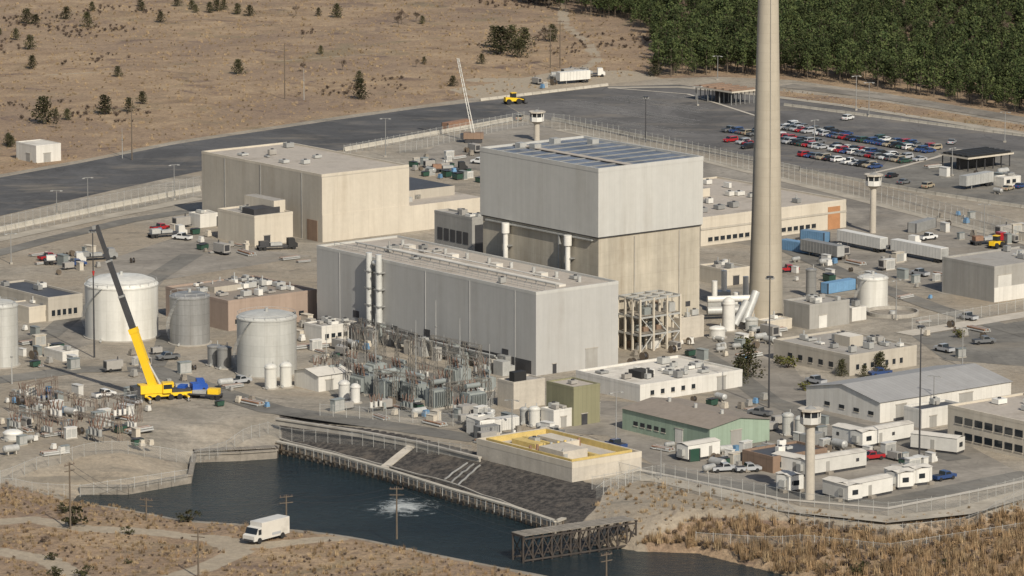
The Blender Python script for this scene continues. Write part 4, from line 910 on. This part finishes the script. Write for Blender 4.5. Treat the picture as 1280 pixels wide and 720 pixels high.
def dumpster(mb): mb.prism([(-1,.2),(1,.2),(1.15,1.5),(-1.15,1.3)],-.8,.8,'car_green'); mb.box(-1.1,1.1,-.82,.82,1.5,1.58,'dark_metal'); mb.box(-.9,-.6,-.7,.7,0,.2,'dark_metal'); mb.box(.6,.9,-.7,.7,0,.2,'dark_metal')
def cabinet(m):
    def f(mb): mb.box(-1.2,1.2,-.6,.6,.15,2.2,m); mb.box(-1.3,1.3,-.7,.7,-.1,.15,'concrete'); mb.box(-1.3,1.3,-.7,.7,2.2,2.3,m); mb.box(-1.1,-.05,-.64,-.6,.3,2,'galv'); mb.box(.05,1.1,-.64,-.6,.3,2,'galv')
    return f
def pallet(m):
    def f(mb):
        for k in range(5): mb.box(-.6,.6,-.6+k*.25,-.42+k*.25,.12,.16,'deck')
        for k in (-.6,-.05,.5): mb.box(k,k+.1,-.6,.6,0,.12,'deck')
        mb.box(-.55,.55,-.5,.5,.17,.8,m); mb.box(-.4,.5,-.45,.3,.8,1.3,m)
    return f
def ptank(m):
    def f(mb): mb.tube((-1.4,0,1.1),(1.4,0,1.1),.7,.7,m,n=14); mb.tube((-1.7,0,1.1),(-1.4,0,1.1),.3,.7,m,n=14); mb.tube((1.4,0,1.1),(1.7,0,1.1),.7,.3,m,n=14); mb.box(-1,-.7,-.5,.5,0,.7,'concrete'); mb.box(.7,1,-.5,.5,0,.7,'concrete')
    return f
def spool(mb):
    for y in (-.5,.45): mb.tube((0,y,.8),(0,y+.07,.8),.8,.8,'wood_pole',n=16)
    mb.tube((0,-.43,.8),(0,.45,.8),.45,.45,'dark_metal',n=12)
def genset(mb): mb.box(-1.8,1.8,-.8,.8,.5,2.2,'roof_grey'); mb.box(-2.2,2.2,-.7,.7,.3,.5,'dark_metal'); mb.box(-1.82,-1.78,-.6,.6,.8,2,'dark_metal'); mb.tube((1,0,2.2),(1,0,2.8),.12,.12,'dark_metal',n=8); mb.tube((-1,-.9,.35),(-1,.9,.35),.35,.35,'tire',n=12)
def pipes(mb):
    for k in range(5): mb.tube((-2.5,-.8+k*.4,.2),(2.5,-.8+k*.4,.2),.18,.18,'galv',n=8)
    for k in range(4): mb.tube((-2.5,-.6+k*.4,.55),(2.5,-.6+k*.4,.55),.18,.18,'rust' if k%2 else 'galv',n=8)
CL=[('dumpster',proto(dumpster)),('electrical_cabinet',proto(cabinet('xfmr'))),('electrical_cabinet',proto(cabinet('white_paint'))),('electrical_cabinet',proto(cabinet('beige_wall'))),('pallet_stack',proto(pallet('beige_wall'))),('pallet_stack',proto(pallet('deck'))),('pallet_stack',proto(pallet('blue_paint'))),('horizontal_tank',proto(ptank('galv'))),('cable_spool',proto(spool)),('portable_generator',proto(genset)),('pipe_stack',proto(pipes)),('equipment_crate',proto(pallet('grey_wall'))),('equipment_crate',proto(pallet('white_paint')))]
REG=[([(200,265),(250,290),(400,320),(395,330),(230,320),(180,290)],18),([(20,320),(160,310),(170,340),(40,345)],14),([(190,430),(300,470),(390,500),(330,515),(210,500),(100,470)],26),([(0,490),(190,490),(190,560),(0,575)],60),([(380,440),(620,500),(620,540),(400,515)],60),([(560,520),(680,530),(700,545),(600,555)],24),([(880,420),(960,405),(1000,430),(900,470)],28),([(990,290),(1180,330),(1170,380),(980,350)],34),([(940,510),(1010,520),(1130,575),(900,600),(860,580)],34),([(1100,560),(1185,580),(1130,610)],10),([(1130,400),(1280,390),(1200,450)],8),([(510,200),(600,185),(600,230),(520,225)],30),([(1170,260),(1290,290),(1280,320),(1180,300)],22),([(820,560),(870,545),(960,570),(900,590)],14),([(640,95),(760,90),(780,105),(660,112)],14),([(0,400),(100,440),(90,470),(0,470)],16),([(1150,205),(1270,220),(1290,250),(1170,240)],8),([(380,385),(400,400),(470,440),(400,450),(372,430)],26),([(780,500),(850,505),(960,520),(960,500)],8),([(770,430),(880,430),(880,470),(790,460)],14)]
for poly,n in REG:
    x_=[p[0] for p in poly];y_=[p[1] for p in poly]; c_=0; tr_=0
    while c_<n and tr_<n*12:
        tr_+=1; px=random.uniform(min(x_),max(x_));py=random.uniform(min(y_),max(y_))
        if inpx(px,py,poly):
            x,y=W(px,py)
            if not blocked(x,y,1.2):
                nm,ms=random.choice(CL); place(nm,ms,(x,y,.08),ROT+random.choice([0,1.57])+random.uniform(-.15,.15),random.uniform(.7,1.3)); c_+=1
# ------------------------------------------------------------------ vegetation
def leafcloud(V_,F_,c,r,n,size,flat=1.0,rng=random):
    for _ in range(n):
        d=Vector((rng.gauss(0,1),rng.gauss(0,1),rng.gauss(0,1))).normalized()*(rng.random()**.45)
        p=Vector(c)+Vector((d.x*r,d.y*r,d.z*r*flat)); u=Vector((rng.gauss(0,1),rng.gauss(0,1),rng.gauss(0,.6))).normalized(); v=u.cross(Vector((rng.gauss(0,1),rng.gauss(0,1),rng.gauss(0,1)))).normalized(); s_=size*rng.uniform(.6,1.3)
        i=len(V_); V_+= [tuple(p+u*s_),tuple(p+v*s_*.8),tuple(p-u*s_*.7),tuple(p-v*s_*.9)]; F_.append((i,i+1,i+2,i+3))
def mkmesh(name,trunk,V_,F_,leaf,tm='wood_pole'):
    d=trunk.P.get('body',dict(v=[],f=[],m=[])); o=len(d['v']); vv=list(d['v'])+V_; ff=list(d['f'])+[tuple(i+o for i in f) for f in F_]
    m=bpy.data.meshes.new(name); m.from_pydata(vv,[],ff); m.materials.append(MT[tm]); m.materials.append(MT[leaf])
    m.polygons.foreach_set('material_index',[0]*len(d['f'])+[1]*len(F_)); m.update(); return m
def pine(k):
    r=random.Random(k); t_=MB(); t_.tube((0,0,-.02),(0,0,.9),.018,.006,'wood_pole',n=6); V_=[];F_=[]
    for i in range(15):
        z=.36+.6*(i/14)+r.uniform(-.03,.03); R_=(.24*(1-(max(0,z-.36)/.72)**1.5)+.05)*r.uniform(.6,1.1); a=i*2.4+r.uniform(-.5,.5); rr=R_*r.uniform(.3,.9)
        c_=(rr*math.cos(a),rr*math.sin(a),z); t_.tube((0,0,z-.06),c_,.007,.003,'wood_pole',n=4); leafcloud(V_,F_,c_,.085+R_*.25,26,.032,.6,r)
    return mkmesh('pine_tree',t_,V_,F_,'pine_leaf')
def cedar(k,leaf='cedar_leaf'):
    r=random.Random(k); t_=MB(); t_.tube((0,0,-.02),(0,0,.85),.03,.006,'wood_pole',n=6); V_=[];F_=[]
    for i in range(18):
        z=.1+.82*(i/17); R_=(.27*(1-(z)**2.2)+.05)*r.uniform(.8,1.2); a=i*2.4; rr=R_*r.uniform(.2,.7); c_=(rr*math.cos(a),rr*math.sin(a),z); t_.tube((0,0,max(.02,z-.04)),c_,.008,.003,'wood_pole',n=4)
        leafcloud(V_,F_,c_,.07+R_*.5,46,.032,.8,r)
    return mkmesh('cedar_tree',t_,V_,F_,leaf)
def bare(k,leafy=60):
    r=random.Random(k); t_=MB(); V_=[];F_=[]
    def br(p,d,L,rad,dep):
        q=p+d*L; t_.tube(p,q,rad,rad*.6,'wood_pole',n=5,caps=False)
        if dep==0:
            for _ in range(5):
                e=q+Vector((r.gauss(0,1),r.gauss(0,1),r.gauss(.5,.7)))*L*.45; i=len(V_); s_=.006; V_.extend([tuple(q-Vector((s_,0,0))),tuple(q+Vector((s_,0,0))),tuple(e)]); F_.append((i,i+1,i+2))
            return
        for _ in range(4 if dep>1 else 5):
            nd=(d+Vector((r.gauss(0,.55),r.gauss(0,.55),r.gauss(.1,.25)))).normalized(); br(p+d*L*r.uniform(.55,1),nd,L*r.uniform(.55,.75),rad*.55,dep-1)
    br(Vector((0,0,-.02)),Vector((0,0,1)),.34,.022,4); return mkmesh('bare_tree',t_,V_,F_,'twig')
def bush(k,leaf,n=9):
    r=random.Random(k); t_=MB(); V_=[];F_=[]
    for i in range(n):
        a=r.uniform(0,6.28); rr=r.uniform(0,.38); c_=(rr*math.cos(a),rr*math.sin(a),r.uniform(.15,.6)); t_.tube((0,0,0),c_,.02,.008,'wood_pole',n=4); leafcloud(V_,F_,c_,.2,22,.06,.8,r)
    return mkmesh('bush',t_,V_,F_,leaf)
def tuft(k,leaf='dry_grass',hh=1.0):
    r=random.Random(k); V_=[];F_=[]
    for i in range(26):
        a=r.uniform(0,6.28); b0=Vector((r.gauss(0,.22),r.gauss(0,.22),0)); tip=b0+Vector((math.cos(a)*.25,math.sin(a)*.25,hh*r.uniform(.4,1))); s_=Vector((-math.sin(a),math.cos(a),0))*.05; i0=len(V_); V_+= [tuple(b0-s_),tuple(b0+s_),tuple(tip)]; F_.append((i0,i0+1,i0+2))
    return mkmesh('tuft',MB(),V_,F_,leaf)
def instancer(parent,name,me_,pts):
    vs=[];fs=[]
    for x,y,z,s_ in pts:
        a=random.uniform(0,6.28); i=len(vs); h_=s_/2*math.sqrt(2)
        vs+= [(x+h_*math.cos(a+k*math.pi/2),y+h_*math.sin(a+k*math.pi/2),z) for k in range(4)]; fs.append((i,i+1,i+2,i+3))
    m=bpy.data.meshes.new(name); m.from_pydata(vs,[],fs); o=bpy.data.objects.new(name,m); scn.collection.objects.link(o); o.parent=parent
    o.instance_type='FACES'; o.use_instance_faces_scale=True; o.instance_faces_scale=1; o.show_instancer_for_render=False; o.show_instancer_for_viewport=False
    c_=bpy.data.objects.new(name+'_source',me_); scn.collection.objects.link(c_); c_.parent=o
def mass(name,meshes_,pts):
    e=bpy.data.objects.new(name,None); scn.collection.objects.link(e); g=[[] for _ in meshes_]
    for p in pts: random.choice(g).append(p)
    for i,(m,gg) in enumerate(zip(meshes_,g)):
        if gg: instancer(e,'%s_group_%d'%(name,i+1),m,gg)
def scatter(poly,dens,smin,smax,z=None,rej=None):
    xs_=[p[0] for p in poly];ys_=[p[1] for p in poly]; A=(max(xs_)-min(xs_))*(max(ys_)-min(ys_)); out=[]
    for _ in range(int(A*dens)):
        x=random.uniform(min(xs_),max(xs_));y=random.uniform(min(ys_),max(ys_))
        if inpx(x,y,poly) and not (rej and rej(x,y)): out.append((x,y,gz(x,y) if z is None else z,random.uniform(smin,smax)))
    return out
PINES=[pine(i) for i in range(5)]; CED=[cedar(20+i) for i in range(3)]; BARE=[bare(40+i) for i in range(3)]; BUSH=[bush(60,'shrub_leaf'),bush(61,'twig'),bush(62,'cedar_leaf')]; TUFT=[tuft(80+i) for i in range(3)]; TW=[bush(90,'twig',12),bush(91,'dry_grass',12)]; REED=[tuft(95,'reed_leaf',1.5),tuft(96,'reed_leaf',1.8),tuft(97,'dry_grass',1.4),bush(98,'reed_leaf',12)]
forest=wpoly([(822,96),(900,94),(985,98),(1050,105),(1120,116),(1200,130),(1290,147),(1600,200),(1600,-60),(560,-60),(640,2),(700,14),(770,24),(812,45)])
def gap(x,y): return fbm(np.array([x]),np.array([y]),.03,17)[0]>1.25
fp=scatter(forest,.052,5.5,12.5,0,gap); mass('pine_forest',PINES,fp)
mass('bare_woodland',BARE,scatter(wpoly([(650,-30),(700,4),(800,25),(900,60),(1000,50),(1100,60),(1290,100),(1290,-40)]),.008,7,10.5,0))
for px,py,hp in ((10,182,15),(38,62,20),(55,155,34),(131,143,24),(161,140,18),(178,130,16),(147,96,14),(40,86,18),(33,30,22),(83,24,18),(109,34,22),(115,14,14),(178,14,14),(201,28,16),(240,12,14),(222,8,16),(298,93,20),(297,18,16),(421,22,20),(398,20,12),(401,68,12),(450,124,26),(449,102,14),(566,108,14),(602,80,14),(627,68,38),(640,62,34),(655,60,28),(618,60,30),(648,72,26),(690,52,24),(819,95,22),(271,14,18),(262,16,16),(0,44,10),(14,184,14),(175,8,14),(312,20,16),(84,150,14),(70,148,12),(245,16,12),(528,30,12),(530,80,10),(20,50,16),(45,30,14),(280,12,16)):
    x,y=W(px,py); h=hp/4.0*1.05; wd_=h*random.uniform(1.25,1.7); o=bpy.data.objects.new('cedar_tree',random.choice(CED)); scn.collection.objects.link(o); o.location=(x,y,0); o.scale=(wd_,wd_,h); o.rotation_euler=(0,0,random.uniform(0,6))
for px,py,h in ((502,30,7),(498,34,6),(630,60,9),(520,28,5),(70,160,5),(380,90,4),(428,88,5),(520,84,4),(370,20,5),(680,52,7),(694,50,6)):
    x,y=W(px,py); o=bpy.data.objects.new('bare_tree',random.choice(BARE)); scn.collection.objects.link(o); o.location=(x,y,0); o.scale=(h,h,h); o.rotation_euler=(0,0,random.uniform(0,6))
for px,py,h,k in ((935,472,8,0),(925,478,6,0),(1052,470,4,0),(1100,466,5,0),(1080,472,3,0),(985,460,4,1),(975,455,3,1),(1198,422,3,2),(1005,488,3,1),(930,435,4,2)):
    x,y=W(px,py)
    m=random.choice(CED) if k==0 else BUSH[0]
    o=bpy.data.objects.new('pine_tree' if k==0 else 'shrub',m); scn.collection.objects.link(o); o.location=(x,y,0); o.scale=(h*1.3,h*1.3,h); o.rotation_euler=(0,0,random.uniform(0,6))
for px,py,h in ((235,650,5),(92,655,7),(80,640,4),(105,720,4),(65,700,3),(70,722,4),(160,668,3),(55,680,2.5),(160,705,2),(1180,712,3),(1075,712,5),(1035,706,3),(1250,705,3),(880,690,2.5),(925,700,2.5),(1195,430,2)):
    x,y=W(px,py,-3); z=gz(x,y); o=bpy.data.objects.new('shrub',random.choice([BUSH[2],BUSH[1],BUSH[2]])); scn.collection.objects.link(o); o.location=(x,y,z); o.scale=(h,h,h*.8); o.rotation_euler=(0,0,random.uniform(0,6))
field_px=wpoly([(-60,225),(215,177),(420,144),(600,120),(690,108),(815,92),(815,40),(700,4),(600,-40),(-120,-40)])
mass('dry_field_grass',TUFT+[TW[1]],scatter(field_px,.05,.4,1.1,0))
def nz(x,y): return fbm(np.array([x]),np.array([y]),.035,9)[0]<.7
mass('brushwood',[TW[0]],[p for p in scatter(field_px,.05,.7,1.9,0) if not nz(p[0],p[1])])
def rejt(x,y):
    j=int(round((x-x0)/st)); i=int(round((y-y0)/st)); return not(0<=i<ny and 0<=j<nx) or Bc[i,j]>.4 or D[i,j]<.8
mass('dry_bank_grass',TUFT+TW+[REED[0]],scatter(penin,.35,.35,1.0,None,rejt)[:16000])
mass('reed_bed',REED+REED+[BUSH[1],TW[0]],scatter(brush,.55,.9,1.9,None,rejt)[:11000])
mass('bank_weeds',TUFT+[TW[1],REED[3]],scatter(wpoly([(-40,600),(235,590),(240,602),(160,615),(-40,625)],-1),.3,.3,1.0,None,rejt)+scatter(wpoly([(745,620),(830,612),(1000,650),(1110,662),(1290,636),(1290,645),(1110,670),(990,660),(870,690),(745,678)],-2),.28,.3,1.1,None,rejt)+scatter(wpoly([(980,112),(1290,158),(1290,165),(1100,140),(980,122)]),.15,.3,.7,0))
print('objects',len(bpy.data.objects))
